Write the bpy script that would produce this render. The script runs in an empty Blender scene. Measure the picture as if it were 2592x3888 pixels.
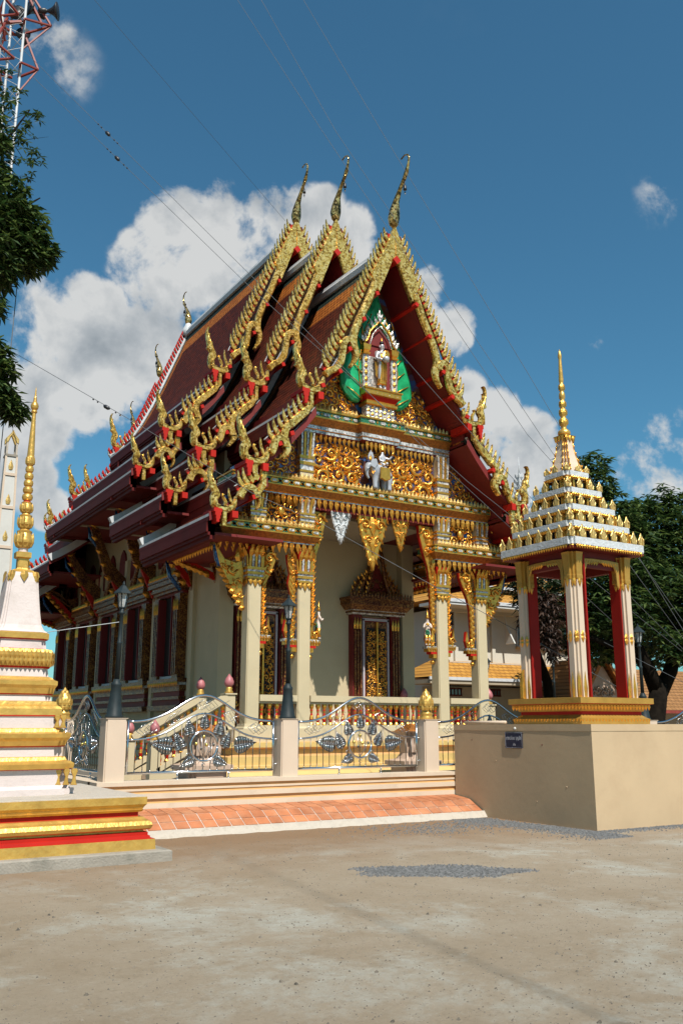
import bpy, math, random
from mathutils import Matrix, Vector
from mathutils.geometry import tessellate_polygon
PI=math.pi
rnd=random.Random(7)
sc=bpy.context.scene
COL=sc.collection
# ------------------------------------------------------------------ materials
MATS={}
def new_mat(name):
    m=bpy.data.materials.new(name); m.use_nodes=True
    nt=m.node_tree; b=nt.nodes['Principled BSDF']; MATS[name]=m
    return m,nt,b
def N(nt,t,**k):
    n=nt.nodes.new(t)
    for a,v in k.items():
        if a.startswith('i_'):
            n.inputs[a[2:].replace('_',' ')].default_value=v
        else: setattr(n,a,v)
    return n
def ramp(nt,fac,stops):
    r=N(nt,'ShaderNodeValToRGB'); cr=r.color_ramp
    cr.elements[0].position=stops[0][0]; cr.elements[0].color=stops[0][1]+(1,)
    cr.elements[1].position=stops[-1][0]; cr.elements[1].color=stops[-1][1]+(1,)
    for p,c in stops[1:-1]:
        e=cr.elements.new(p); e.color=c+(1,)
    nt.links.new(fac,r.inputs[0]); return r.outputs[0]
KA=.66
def mat(name,col,rough=.6,metal=0.,var=.12,scale=3.,bump=.0,bscale=40.,spec=.5,dirt=None,dscale=1.2,dlo=.5,dhi=.75,coat=0):
    k_=KA if metal<.9 else .9
    col=tuple(c*k_ for c in col); dirt=tuple(c*k_ for c in dirt) if dirt else None
    m,nt,b=new_mat(name)
    tc=N(nt,'ShaderNodeTexCoord')
    n=N(nt,'ShaderNodeTexNoise'); n.inputs['Scale'].default_value=scale; n.inputs['Detail'].default_value=5
    nt.links.new(tc.outputs['Object'],n.inputs['Vector'])
    lo=tuple(max(0,c*(1-var)) for c in col); hi=tuple(min(1,c*(1+var)) for c in col)
    out=ramp(nt,n.outputs[0],[(.3,lo),(.7,hi)])
    if dirt:
        n2=N(nt,'ShaderNodeTexNoise'); n2.inputs['Scale'].default_value=dscale; n2.inputs['Detail'].default_value=8; n2.inputs['Roughness'].default_value=.7
        nt.links.new(tc.outputs['Object'],n2.inputs['Vector'])
        mr=N(nt,'ShaderNodeMapRange'); mr.inputs[1].default_value=dlo; mr.inputs[2].default_value=dhi
        nt.links.new(n2.outputs[0],mr.inputs[0])
        mx=N(nt,'ShaderNodeMix',data_type='RGBA'); mx.inputs[7].default_value=dirt+(1,)
        nt.links.new(mr.outputs[0],mx.inputs[0]); nt.links.new(out,mx.inputs[6]); out=mx.outputs[2]
    nt.links.new(out,b.inputs['Base Color'])
    b.inputs['Roughness'].default_value=rough; b.inputs['Metallic'].default_value=metal
    b.inputs['Specular IOR Level'].default_value=spec
    if coat: b.inputs['Coat Weight'].default_value=coat
    if bump:
        n3=N(nt,'ShaderNodeTexNoise'); n3.inputs['Scale'].default_value=bscale; n3.inputs['Detail'].default_value=4
        nt.links.new(tc.outputs['Object'],n3.inputs['Vector'])
        bp=N(nt,'ShaderNodeBump'); bp.inputs['Strength'].default_value=bump; bp.inputs['Distance'].default_value=.02
        nt.links.new(n3.outputs[0],bp.inputs['Height']); nt.links.new(bp.outputs[0],b.inputs['Normal'])
    return m
def mosaic(name,c1,c2,c3,scale=30.,metal=.6,rough=.25,bump=.5):
    """small mirror-glass chips set in lacquer"""
    c1,c2,c3=[tuple(q*.78 for q in c) for c in (c1,c2,c3)]
    m,nt,b=new_mat(name)
    tc=N(nt,'ShaderNodeTexCoord')
    v=N(nt,'ShaderNodeTexVoronoi'); v.inputs['Scale'].default_value=scale
    nt.links.new(tc.outputs['Object'],v.inputs['Vector'])
    sep=N(nt,'ShaderNodeSeparateColor'); nt.links.new(v.outputs['Color'],sep.inputs[0])
    n=N(nt,'ShaderNodeTexNoise'); n.inputs['Scale'].default_value=5.; n.inputs['Detail'].default_value=4
    nt.links.new(tc.outputs['Object'],n.inputs['Vector'])
    ad=N(nt,'ShaderNodeMath',operation='ADD'); nt.links.new(sep.outputs[0],ad.inputs[0]); nt.links.new(n.outputs[0],ad.inputs[1])
    ad2=N(nt,'ShaderNodeMath',operation='MULTIPLY'); ad2.inputs[1].default_value=.5; nt.links.new(ad.outputs[0],ad2.inputs[0])
    out=ramp(nt,ad2.outputs[0],[(.28,c1),(.5,c2),(.75,c3)])
    nt.links.new(out,b.inputs['Base Color'])
    b.inputs['Metallic'].default_value=metal; b.inputs['Roughness'].default_value=rough
    # every chip is tilted a little differently
    geo=N(nt,'ShaderNodeNewGeometry')
    sub=N(nt,'ShaderNodeVectorMath',operation='SUBTRACT'); sub.inputs[1].default_value=(.5,.5,.5)
    nt.links.new(v.outputs['Color'],sub.inputs[0])
    scl=N(nt,'ShaderNodeVectorMath',operation='SCALE'); scl.inputs[3].default_value=bump
    nt.links.new(sub.outputs[0],scl.inputs[0])
    add=N(nt,'ShaderNodeVectorMath',operation='ADD'); nt.links.new(geo.outputs['Normal'],add.inputs[0]); nt.links.new(scl.outputs[0],add.inputs[1])
    nrm=N(nt,'ShaderNodeVectorMath',operation='NORMALIZE'); nt.links.new(add.outputs[0],nrm.inputs[0])
    nt.links.new(nrm.outputs[0],b.inputs['Normal'])
    return m
def tile_mat(name,c1,c2,mortar,w=.16,h=.11,rough=.35,bump=.6,off=.5):
    c1,c2,mortar=[tuple(q*.8 for q in c) for c in (c1,c2,mortar)]
    if rough<.5: rough=.62
    """rows of small roof tiles; the slopes face +/-X so rows run along Y and Z"""
    m,nt,b=new_mat(name)
    tc=N(nt,'ShaderNodeTexCoord'); sp=N(nt,'ShaderNodeSeparateXYZ'); nt.links.new(tc.outputs['Object'],sp.inputs[0])
    cb=N(nt,'ShaderNodeCombineXYZ'); nt.links.new(sp.outputs['Y'],cb.inputs[0]); nt.links.new(sp.outputs['Z'],cb.inputs[1])
    br=N(nt,'ShaderNodeTexBrick'); br.offset=off
    br.inputs['Scale'].default_value=1.; br.inputs['Brick Width'].default_value=w; br.inputs['Row Height'].default_value=h
    br.inputs['Mortar Size'].default_value=h*.1; br.inputs['Mortar Smooth'].default_value=.6
    br.inputs['Color1'].default_value=c1+(1,); br.inputs['Color2'].default_value=c2+(1,); br.inputs['Mortar'].default_value=mortar+(1,)
    nt.links.new(cb.outputs[0],br.inputs['Vector'])
    nt.links.new(br.outputs['Color'],b.inputs['Base Color'])
    # saw-tooth height: each row laps over the next
    md=N(nt,'ShaderNodeMath',operation='DIVIDE'); md.inputs[1].default_value=h; nt.links.new(sp.outputs['Z'],md.inputs[0])
    fr=N(nt,'ShaderNodeMath',operation='FRACT'); nt.links.new(md.outputs[0],fr.inputs[0])
    sb=N(nt,'ShaderNodeMath',operation='SUBTRACT'); nt.links.new(br.outputs['Fac'],sb.inputs[1]); 
    inv=N(nt,'ShaderNodeMath',operation='SUBTRACT'); inv.inputs[0].default_value=1; nt.links.new(fr.outputs[0],inv.inputs[1])
    nt.links.new(inv.outputs[0],sb.inputs[0])
    bp=N(nt,'ShaderNodeBump'); bp.inputs['Strength'].default_value=bump; bp.inputs['Distance'].default_value=.03
    nt.links.new(sb.outputs[0],bp.inputs['Height']); nt.links.new(bp.outputs[0],b.inputs['Normal'])
    b.inputs['Roughness'].default_value=rough; b.inputs['Specular IOR Level'].default_value=.12
    return m
def xtile_mat(name,c1,c2,mortar,w,h,rough=.5,bump=.6):
    m=tile_mat(name,c1,c2,mortar,w,h,rough,bump)
    nt=m.node_tree
    sp=[n for n in nt.nodes if n.type=='SEPXYZ'][0]; cb=[n for n in nt.nodes if n.type=='COMBXYZ'][0]
    nt.links.new(sp.outputs['X'],cb.inputs[0])
    return m
mat('cream_wall',(.68,.565,.355),.7,var=.05,scale=1.5,bump=.08,bscale=60,dirt=(.56,.48,.33),dlo=.58,dhi=.85)
mat('cream_post',(.78,.62,.47),.65,var=.04,scale=2,bump=.06,bscale=70,dirt=(.62,.47,.34),dlo=.6,dhi=.9)
mat('peach_wall',(.65,.475,.288),.8,var=.05,scale=1.3,bump=.10,bscale=9,dirt=(.56,.39,.23),dscale=.8,dlo=.50,dhi=.82)
mat('kerb_paint',(.80,.66,.50),.6,var=.05,scale=2,dirt=(.55,.42,.30),dlo=.55,dhi=.85)
mat('ochre_paint',(.86,.50,.20),.55,var=.08,scale=3)
mat('yellow_paint',(.82,.58,.20),.5,var=.06,scale=2)
mat('pink_plaster',(.78,.67,.63),.7,var=.05,scale=3,bump=.2,bscale=30,dirt=(.50,.42,.36),dscale=2.2,dlo=.52,dhi=.85)
mat('gold',(1.05,.52,.085),.30,metal=.82,var=.16,scale=9,bump=.35,bscale=28,dirt=(.30,.13,.03),dscale=6,dlo=.55,dhi=.78)
mat('old_gold',(.66,.37,.07),.42,metal=.45,var=.12,scale=5,bump=.25,bscale=18)
mosaic('gilt_lacquer',(.06,.006,.004),(.17,.055,.014),(.42,.20,.045),scale=38,metal=.4,rough=.4,bump=.22)
mat('gold_band',(.62,.22,.035),.42,metal=.5,var=.25,scale=20,bump=.7,bscale=45,dirt=(.22,.08,.02),dscale=14,dlo=.48,dhi=.7)
mat('gold_paint',(.88,.52,.12),.36,metal=.55,var=.16,scale=6,bump=.4,bscale=14,dirt=(.42,.22,.06),dscale=4,dlo=.55,dhi=.85)
mat('pale_gold',(.80,.55,.18),.38,metal=.5,var=.14,scale=10,bump=.45,bscale=32,dirt=(.36,.24,.08),dscale=7,dlo=.55,dhi=.8)
mosaic('gold_mosaic',(.30,.15,.025),(.84,.52,.10),(1.15,.84,.30),scale=22,metal=.68,rough=.3,bump=.16)
mosaic('dark_mosaic',(.06,.04,.012),(.28,.18,.05),(.75,.55,.22),scale=20,metal=.6,rough=.2,bump=.35)
mosaic('silver_mosaic',(.26,.24,.22),(.56,.54,.51),(.92,.90,.86),scale=24,metal=.3,rough=.22,bump=.35)
mosaic('panel_ground',(.10,.02,.01),(.16,.05,.02),(.02,.14,.42),scale=7,metal=.2,rough=.4,bump=.2)
mosaic('blue_mosaic',(.006,.03,.10),(.015,.09,.27),(.06,.20,.45),scale=30,metal=.35,rough=.2,bump=.3)
mosaic('green_mosaic',(.02,.10,.05),(.04,.22,.10),(.12,.40,.2),scale=30,metal=.35,rough=.25,bump=.3)
mat('silver_relief',(.78,.80,.81),.45,metal=.15,var=.12,scale=14,bump=.6,bscale=26)
mat('silver_skin',(.70,.70,.74),.3,metal=.4,var=.06,scale=4)
mat('elephant_skin',(.42,.45,.50),.5,var=.1,scale=6)
mat('red_paint',(.56,.018,.008),.6,var=.08,scale=3,spec=.2)
mat('column_red',(.34,.010,.005),.6,var=.08,scale=3,spec=.2)
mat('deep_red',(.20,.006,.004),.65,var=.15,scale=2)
mat('maroon',(.13,.013,.011),.65,var=.15,scale=2,spec=.15)
tile_mat('tile_maroon',(.105,.017,.006),(.050,.009,.004),(.010,.003,.002),.17,.13,.75,1.)
tile_mat('tile_orange',(.46,.15,.025),(.30,.085,.015),(.05,.012,.005),.17,.13,.7,1.)
tile_mat('tile_green',(.030,.045,.036),(.02,.03,.025),(.006,.008,.007),.17,.13,.7,1.)
mat('ridge_white',(.74,.76,.78),.6,var=.06,scale=4,dirt=(.42,.44,.46),dscale=3,dlo=.5,dhi=.75,bump=.1,bscale=20)
mat('leaf_green_enamel',(.018,.42,.16),.3,var=.35,scale=5,bump=.3,bscale=10)
mat('steel',(.62,.63,.65),.16,metal=1,var=.04,scale=5)
mat('dark_steel',(.185,.175,.16),.4,metal=1,var=.1,scale=5)
mat('brass',(.75,.58,.18),.25,metal=.9,var=.1,scale=5)
mat('lamp_iron',(.022,.034,.038),.55,spec=.25,var=.2,scale=8)
m,nt,b=new_mat('lamp_glass'); b.inputs['Base Color'].default_value=(.72,.74,.72,1); b.inputs['Roughness'].default_value=.15; b.inputs['Transmission Weight'].default_value=.6; b.inputs['IOR'].default_value=1.2
mat('lotus_pink',(.52,.17,.18),.5,var=.12,scale=8)
mat('terracotta',(.62,.22,.09),.6,var=.28,scale=2.2,bump=.1,bscale=50,dirt=(.70,.36,.20),dscale=2.5,dlo=.45,dhi=.8)
m=MATS['terracotta']; nt=m.node_tree; b=nt.nodes['Principled BSDF']; g_=N(nt,'ShaderNodeNewGeometry')
lk=b.inputs['Base Color'].links[0].from_socket; vr=ramp(nt,g_.outputs['Random Per Island'],[(0,(.84,.80,.78)),(.5,(.98,.97,.96)),(1,(1.08,1.08,1.06))])
mx=N(nt,'ShaderNodeMix',data_type='RGBA'); mx.blend_type='MULTIPLY'; mx.inputs[0].default_value=1; nt.links.new(lk,mx.inputs[6]); nt.links.new(vr,mx.inputs[7]); nt.links.new(mx.outputs[2],b.inputs['Base Color'])
mat('grout',(.80,.70,.62),.9,var=.1,scale=5)
mat('concrete',(.40,.36,.30),.9,var=.15,scale=4,bump=.5,bscale=40,dirt=(.22,.21,.17),dscale=3,dlo=.5,dhi=.75)
mat('dark_paving',(.17,.15,.12),.9,var=.2,scale=4)
mat('pale_concrete',(.62,.55,.46),.9,var=.12,scale=5,bump=.6,bscale=25,dirt=(.34,.29,.22),dscale=5,dlo=.5,dhi=.8)
mat('gravel_stone',(.165,.165,.163),.9,var=.6,scale=30)
mat('pebble',(.20,.17,.13),.9,var=.6,scale=9)
mat('skin_white',(.62,.56,.60),.6,var=.05)
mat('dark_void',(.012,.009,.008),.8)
mat('window_glass',(.10,.12,.13),.08,var=.1,spec=.8)
mat('far_white',(.72,.72,.68),.7,var=.04)
mat('far_cream',(.74,.70,.60),.8,var=.04,scale=.6)
mat('far_beige',(.50,.42,.30),.8,var=.06)
xtile_mat('orange_tile',(.55,.28,.06),(.46,.22,.045),(.16,.07,.02),.30,.16)
xtile_mat('brown_tile',(.36,.18,.07),(.28,.14,.05),(.10,.05,.02),.32,.17)
mat('sign_blue',(.010,.012,.055),.3,var=.1,scale=5)
mat('sign_letter',(.62,.62,.66),.5,var=.05)
mat('bark',(.012,.009,.006),.95,spec=.08,var=.5,scale=6,bump=.8,bscale=14)
mat('mast_white',(.62,.64,.65),.5,var=.1,scale=5)
mat('mast_red',(.30,.045,.03),.55,var=.15,scale=5)
mat('horn_black',(.018,.020,.026),.45,var=.2)
mat('wire',(.12,.13,.14),.6,var=.1)
mat('stone_pink',(.66,.48,.36),.5,var=.1,scale=4)
mat('skin_paint',(.80,.66,.56),.5,var=.05)
def leaf_mat(name,c1,c2,c3,trans=.38,rough=.5):
    m,nt,b=new_mat(name)
    g=N(nt,'ShaderNodeNewGeometry')
    out=ramp(nt,g.outputs['Random Per Island'],[(0,c1),(.55,c2),(1,c3)])
    nt.links.new(out,b.inputs['Base Color']); b.inputs['Roughness'].default_value=rough
    b.inputs['Transmission Weight'].default_value=0
    tr=N(nt,'ShaderNodeBsdfTranslucent'); nt.links.new(out,tr.inputs[0])
    mx=N(nt,'ShaderNodeMixShader'); mx.inputs[0].default_value=trans
    o=nt.nodes['Material Output']
    nt.links.new(b.outputs[0],mx.inputs[1]); nt.links.new(tr.outputs[0],mx.inputs[2]); nt.links.new(mx.outputs[0],o.inputs[0])
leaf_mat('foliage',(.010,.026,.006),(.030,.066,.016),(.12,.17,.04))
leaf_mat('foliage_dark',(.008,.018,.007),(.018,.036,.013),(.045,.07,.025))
leaf_mat('foliage_dry',(.022,.012,.008),(.05,.026,.018),(.09,.05,.03))
# ground
def ground_mat():
    m,nt,b=new_mat('ground_dirt')
    tc=N(nt,'ShaderNodeTexCoord')
    def noise(s,d=8,r=.6,dist=0):
        n=N(nt,'ShaderNodeTexNoise'); n.inputs['Scale'].default_value=s; n.inputs['Detail'].default_value=d; n.inputs['Roughness'].default_value=r; n.inputs['Distortion'].default_value=dist
        nt.links.new(tc.outputs['Object'],n.inputs['Vector']); return n.outputs[0]
    def mix(f,a,c,lo,hi):
        mr=N(nt,'ShaderNodeMapRange'); mr.inputs[1].default_value=lo; mr.inputs[2].default_value=hi; nt.links.new(f,mr.inputs[0])
        mx=N(nt,'ShaderNodeMix',data_type='RGBA'); nt.links.new(mr.outputs[0],mx.inputs[0])
        for k,v in ((6,a),(7,c)):
            if isinstance(v,tuple): mx.inputs[k].default_value=v+(1,)
            else: nt.links.new(v,mx.inputs[k])
        return mx.outputs[2]
    base=mix(noise(.9,11,.72,.2),(.285,.222,.150),(.340,.280,.205),.34,.62)
    base=mix(noise(.42,12,.78,.3),base,(.395,.375,.315),.50,.62)     # worn pale cement showing through
    base=mix(noise(1.7,10,.78,.2),base,(.235,.180,.118),.56,.72)
    base=mix(noise(6.5,10,.82,0),base,(.40,.375,.315),.57,.72)
    base=mix(noise(14,14,.88,0),base,(.15,.12,.085),.52,.74)
    base=mix(noise(16,14,.9,.5),base,(.44,.41,.35),.56,.78)
    # reddish earth close to the kerb
    sp=N(nt,'ShaderNodeSeparateXYZ'); nt.links.new(tc.outputs['Object'],sp.inputs[0])
    wob=noise(1.1,5); ad=N(nt,'ShaderNodeMath',operation='ADD'); nt.links.new(sp.outputs['Y'],ad.inputs[0])
    mw=N(nt,'ShaderNodeMath',operation='MULTIPLY'); mw.inputs[1].default_value=3.; nt.links.new(wob,mw.inputs[0]); nt.links.new(mw.outputs[0],ad.inputs[1])
    base=mix(ad.outputs[0],base,(0.2380,0.1530,0.0884),10.6,14.)
    base=mix(noise(38,3,.6),base,(0.1156,0.0918,0.0680),.64,.74)          # specks of grit
    base=mix(noise(95,2,.6),base,(0.3740,0.3264,0.2584),.66,.78)
    nt.links.new(base,b.inputs['Base Color']); b.inputs['Roughness'].default_value=.95; b.inputs['Specular IOR Level'].default_value=.2
    n1=noise(18,14,.85); bp=N(nt,'ShaderNodeBump'); bp.inputs['Strength'].default_value=.8; bp.inputs['Distance'].default_value=.04
    nt.links.new(n1,bp.inputs['Height']); nt.links.new(bp.outputs[0],b.inputs['Normal'])
ground_mat()
# ------------------------------------------------------------------ mesh builder
class MB:
    def __init__(s): s.v=[];s.f=[];s.m=[];s.sm=[];s.names=[];s.T=None;s.cur='cream_wall'
    def mi(s,n):
        if n not in s.names: s.names.append(n)
        return s.names.index(n)
    def add(s,vs,fs,mt=None,smooth=False):
        o=len(s.v); k=s.mi(mt or s.cur)
        if s.T is not None:
            T=s.T; vs=[tuple(T@Vector(v)) for v in vs]
            if T.determinant()<0: fs=[tuple(reversed(f)) for f in fs]
        s.v.extend(vs)
        for f in fs:
            s.f.append(tuple(i+o for i in f)); s.m.append(k); s.sm.append(smooth)
    def box(s,x0,x1,y0,y1,z0,z1,mt=None):
        v=[(x0,y0,z0),(x1,y0,z0),(x1,y1,z0),(x0,y1,z0),(x0,y0,z1),(x1,y0,z1),(x1,y1,z1),(x0,y1,z1)]
        s.add(v,[(0,3,2,1),(4,5,6,7),(0,1,5,4),(1,2,6,5),(2,3,7,6),(3,0,4,7)],mt)
    def bar(s,a,b,w,h=None,mt=None,up=(0,0,1)):
        """box-section bar from a to b"""
        h=h or w; a=Vector(a);b=Vector(b); d=(b-a).normalized(); u=Vector(up)
        if abs(d.dot(u))>.98: u=Vector((0,1,0))
        sx=d.cross(u).normalized()*w/2; sy=sx.cross(d).normalized()*h/2
        v=[]
        for p in (a,b): v+=[tuple(p-sx-sy),tuple(p+sx-sy),tuple(p+sx+sy),tuple(p-sx+sy)]
        s.add(v,[(0,3,2,1),(4,5,6,7),(0,1,5,4),(1,2,6,5),(2,3,7,6),(3,0,4,7)],mt)
    def rings(s,rings,mt=None,cap0=True,cap1=True,smooth=False,mats=None):
        """list of equal-length rings of points; mats gives one material per band"""
        n=len(rings[0])
        for i in range(len(rings)-1):
            v=list(rings[i])+list(rings[i+1])
            s.add(v,[(j,(j+1)%n,n+(j+1)%n,n+j) for j in range(n)],(mats[i] if mats else mt),smooth)
        if cap0: s.add(list(rings[0]),[tuple(reversed(range(n)))],(mats[0] if mats else mt))
        if cap1: s.add(list(rings[-1]),[tuple(range(n))],(mats[-1] if mats else mt))
    def smrings(s,rings,mt=None,cap=True):
        n=len(rings[0]); v=[p for r in rings for p in r]; f=[]
        for i in range(len(rings)-1):
            for j in range(n): f.append((i*n+j,i*n+(j+1)%n,(i+1)*n+(j+1)%n,(i+1)*n+j))
        if cap: f.append(tuple(reversed(range(n)))); f.append(tuple((len(rings)-1)*n+j for j in range(n)))
        s.add(v,f,mt,True)
    def lathe(s,prof,cx,cy,seg=20,mt=None,mats=None,smooth=True):
        rs=[[(cx+r*math.cos(2*PI*j/seg),cy+r*math.sin(2*PI*j/seg),z) for j in range(seg)] for r,z in prof]
        if mats: s.rings(rs,mats=mats,smooth=smooth)
        else: s.smrings(rs,mt) if smooth else s.rings(rs,mt)
    def plan(s,prof,cx,cy,hx,hy,mats=None,mt=None,notch=None,cap0=True,cap1=True):
        """mouldings stacked round a rectangle: prof=[(offset,z)], notch=[(dx,dy) steps] re-entrant corners"""
        rs=[[(cx+x,cy+y,z) for x,y in plan_pts(hx+o,hy+o,notch)] for o,z in prof]
        s.rings(rs,mt=mt,mats=mats,cap0=cap0,cap1=cap1)
    def tube(s,pts,r,seg=6,mt=None,smooth=True,flat=1.):
        """tube along pts with radius or radii"""
        P=[Vector(p) for p in pts]; n=len(P)
        if not isinstance(r,(list,tuple)): r=[r]*n
        rings=[]; up=Vector((0,0,1))
        d0=(P[1]-P[0]).normalized()
        if abs(d0.dot(up))>.95: up=Vector((0,1,0))
        for i in range(n):
            d=(P[min(i+1,n-1)]-P[max(i-1,0)])
            d=d.normalized() if d.length>1e-9 else d0
            x=d.cross(up)
            if x.length<1e-4: x=d.cross(Vector((1,0,0)))
            x.normalize(); y=x.cross(d).normalized(); up=y
            rings.append([tuple(P[i]+x*(r[i]*math.cos(2*PI*k/seg))+y*(r[i]*flat*math.sin(2*PI*k/seg))) for k in range(seg)])
        s.smrings(rings,mt)
    def slab(s,poly,t,mt=None,bev=.25,side=None,O=(0,0,0),U=(1,0,0),V=(0,0,1),back=True):
        """outline given in (u,v), thickness t each side of the plane, edges rounded by an inset"""
        U=Vector(U);V=Vector(V);W=U.cross(V).normalized();O=Vector(O); n=len(poly)
        A=sum(poly[i][0]*poly[(i+1)%n][1]-poly[(i+1)%n][0]*poly[i][1] for i in range(n))
        if A<0: poly=list(reversed(poly))
        ins=[]; e=t*bev
        for i in range(n):
            a=poly[i-1];b_=poly[i];c=poly[(i+1)%n]
            d1=(b_[0]-a[0],b_[1]-a[1]);d2=(c[0]-b_[0],c[1]-b_[1])
            l1=math.hypot(*d1) or 1;l2=math.hypot(*d2) or 1
            nx=-(d1[1]/l1+d2[1]/l2);ny=d1[0]/l1+d2[0]/l2; l=math.hypot(nx,ny) or 1
            k=min(e,min(l1,l2)*.4); ins.append((b_[0]+nx/l*k,b_[1]+ny/l*k))
        tri=tessellate_polygon([[Vector((p[0],p[1],0)) for p in poly]])
        P=lambda q,w: tuple(O+U*q[0]+V*q[1]+W*w)
        f=[];v=[P(q,t) for q in ins]+[P(q,t*.45) for q in poly]+[P(q,-t*.45) for q in poly]+[P(q,-t) for q in ins]
        for a,b_,c in tri:
            (x1,y1),(x2,y2),(x3,y3)=poly[a],poly[b_],poly[c]
            if (x2-x1)*(y3-y1)-(x3-x1)*(y2-y1)<0: a,c=c,a
            f.append((a,b_,c)); 
            if back: f.append((c+3*n,b_+3*n,a+3*n))
        s.add(v,f,mt)
        f2=[]
        for r_ in range(3 if back else 2):
            for i in range(n):
                j=(i+1)%n; f2.append((r_*n+j,r_*n+i,(r_+1)*n+i,(r_+1)*n+j))
        s.add(v,f2,side or mt)
    def leaf(s,O,U,V,h,w,mt=None,d=None,lean=0.):
        """raised pointed petal: base centre O, width dir U, length dir V, bulging along UxV"""
        O=Vector(O);U=Vector(U).normalized();V=Vector(V).normalized();W=U.cross(V).normalized(); d=d if d is not None else w*.35
        P=lambda u,v,k:tuple(O+U*u*w+V*v*h+W*k*d)
        v=[P(-.36,0,0),P(.36,0,0),P(-.5,.35,.1),P(.5,.35,.1),P(-.26,.7,.1),P(.26,.7,.1),P(lean,1,.25),P(0,0,.7),P(0,.35,1),P(0,.7,.75)]
        s.add(v,[(0,7,8,2),(7,1,3,8),(2,8,9,4),(8,3,5,9),(4,9,6),(9,5,6)],mt,False)
    def ball(s,c,r,mt=None,seg=10,rg=6):
        if not isinstance(r,(tuple,list)): r=(r,r,r)
        rs=[]
        for i in range(rg+1):
            a=-PI/2+PI*i/rg; a=max(-PI/2+.08,min(PI/2-.08,a))
            rs.append([(c[0]+r[0]*math.cos(a)*math.cos(2*PI*j/seg),c[1]+r[1]*math.cos(a)*math.sin(2*PI*j/seg),c[2]+r[2]*math.sin(a)) for j in range(seg)])
        s.smrings(rs,mt)
    def curl(s,O,U,V,r,a0=0,hand=1,mt=None,th=.16,turns=1.25):
        """one carved scroll in the plane (U,V)"""
        O=Vector(O);U=Vector(U).normalized();V=Vector(V).normalized();W=U.cross(V).normalized()
        n=12; pts=[];rr=[]
        for i in range(n):
            t=i/(n-1); a=a0+hand*t*turns*2*PI; q=r*(1-.86*t)
            pts.append(O+U*(q*math.cos(a))+V*(q*math.sin(a))+W*(r*th*.6)); rr.append(r*th*1.5*(1.15-.45*t)*(1 if i else .3))
        s.tube(pts,rr,5,mt)
        s.ball(tuple(O+W*r*.2),r*.2,mt,6,4)
        # flame leaf growing off the scroll
        for k in (0,1,2,3,4):
            a=a0+hand*(.3+1.15*k); p=O+U*(r*.92*math.cos(a))+V*(r*.92*math.sin(a))
            dv=(U*math.cos(a-.9*hand)+V*math.sin(a-.9*hand)); s.leaf(tuple(p),tuple(W.cross(dv)*-1),tuple(dv),r*.72,r*.46,mt,d=r*.28)
    def build(s,name,parent=None,label=None):
        me=bpy.data.meshes.new(name); me.from_pydata(s.v,[],s.f)
        for n in s.names: me.materials.append(MATS[n])
        me.polygons.foreach_set('material_index',s.m); me.polygons.foreach_set('use_smooth',s.sm)
        me.update()
        o=bpy.data.objects.new(name,me); COL.objects.link(o)
        if parent:
            o.parent=parent; 
            o.matrix_parent_inverse=Matrix.Translation(-base_of(parent))
        if label: o['label']=label
        return o
BASE={}
def base_of(o): return Vector(BASE.get(o.name,(0,0,0)))
def plan_pts(hx,hy,notch):
    if not notch: return [(-hx,-hy),(hx,-hy),(hx,hy),(-hx,hy)]
    q=[]  # first-quadrant corner going from (hx, small y) to (small x, hy), stepping in
    k=len(notch)
    tot=sum(notch)
    # from right side going up
    q.append((hx,hy-tot)); x=hx;y=hy-tot
    for i,d in enumerate(notch):
        x-=notch[k-1-i]; q.append((x,y)); y+=d; q.append((x,y))
    pts=q+[(-a,b) for a,b in reversed(q)]+[(-a,-b) for a,b in q]+[(a,-b) for a,b in reversed(q)]
    return pts
def thing(name,loc,label,cat,group=None):
    o=bpy.data.objects.new(name,None); COL.objects.link(o); o.location=loc; o.empty_display_size=.3
    o['label']=label; o['category']=cat
    if group: o['group']=group
    BASE[o.name]=tuple(loc)
    return o
def tag(o,label,cat,group=None):
    o['label']=label;o['category']=cat
    if group:o['group']=group
    return o
def struct(o): o['kind']='structure'; return o
def part(mb,name,parent,label=None): return mb.build(name,parent,label)
def copy_tree(src,loc,label=None,group=None,rz=None,scale=None):
    c=src.copy(); COL.objects.link(c); c.location=loc
    if rz is not None: c.rotation_euler=(0,0,rz)
    if scale: c.scale=scale
    if label: c['label']=label
    if group: c['group']=group
    for ch in list(src.children):
        d=ch.copy(); COL.objects.link(d); d.parent=c; d.matrix_parent_inverse=ch.matrix_parent_inverse
        for g in list(ch.children):
            e=g.copy(); COL.objects.link(e); e.parent=d; e.matrix_parent_inverse=g.matrix_parent_inverse
    return c
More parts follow.
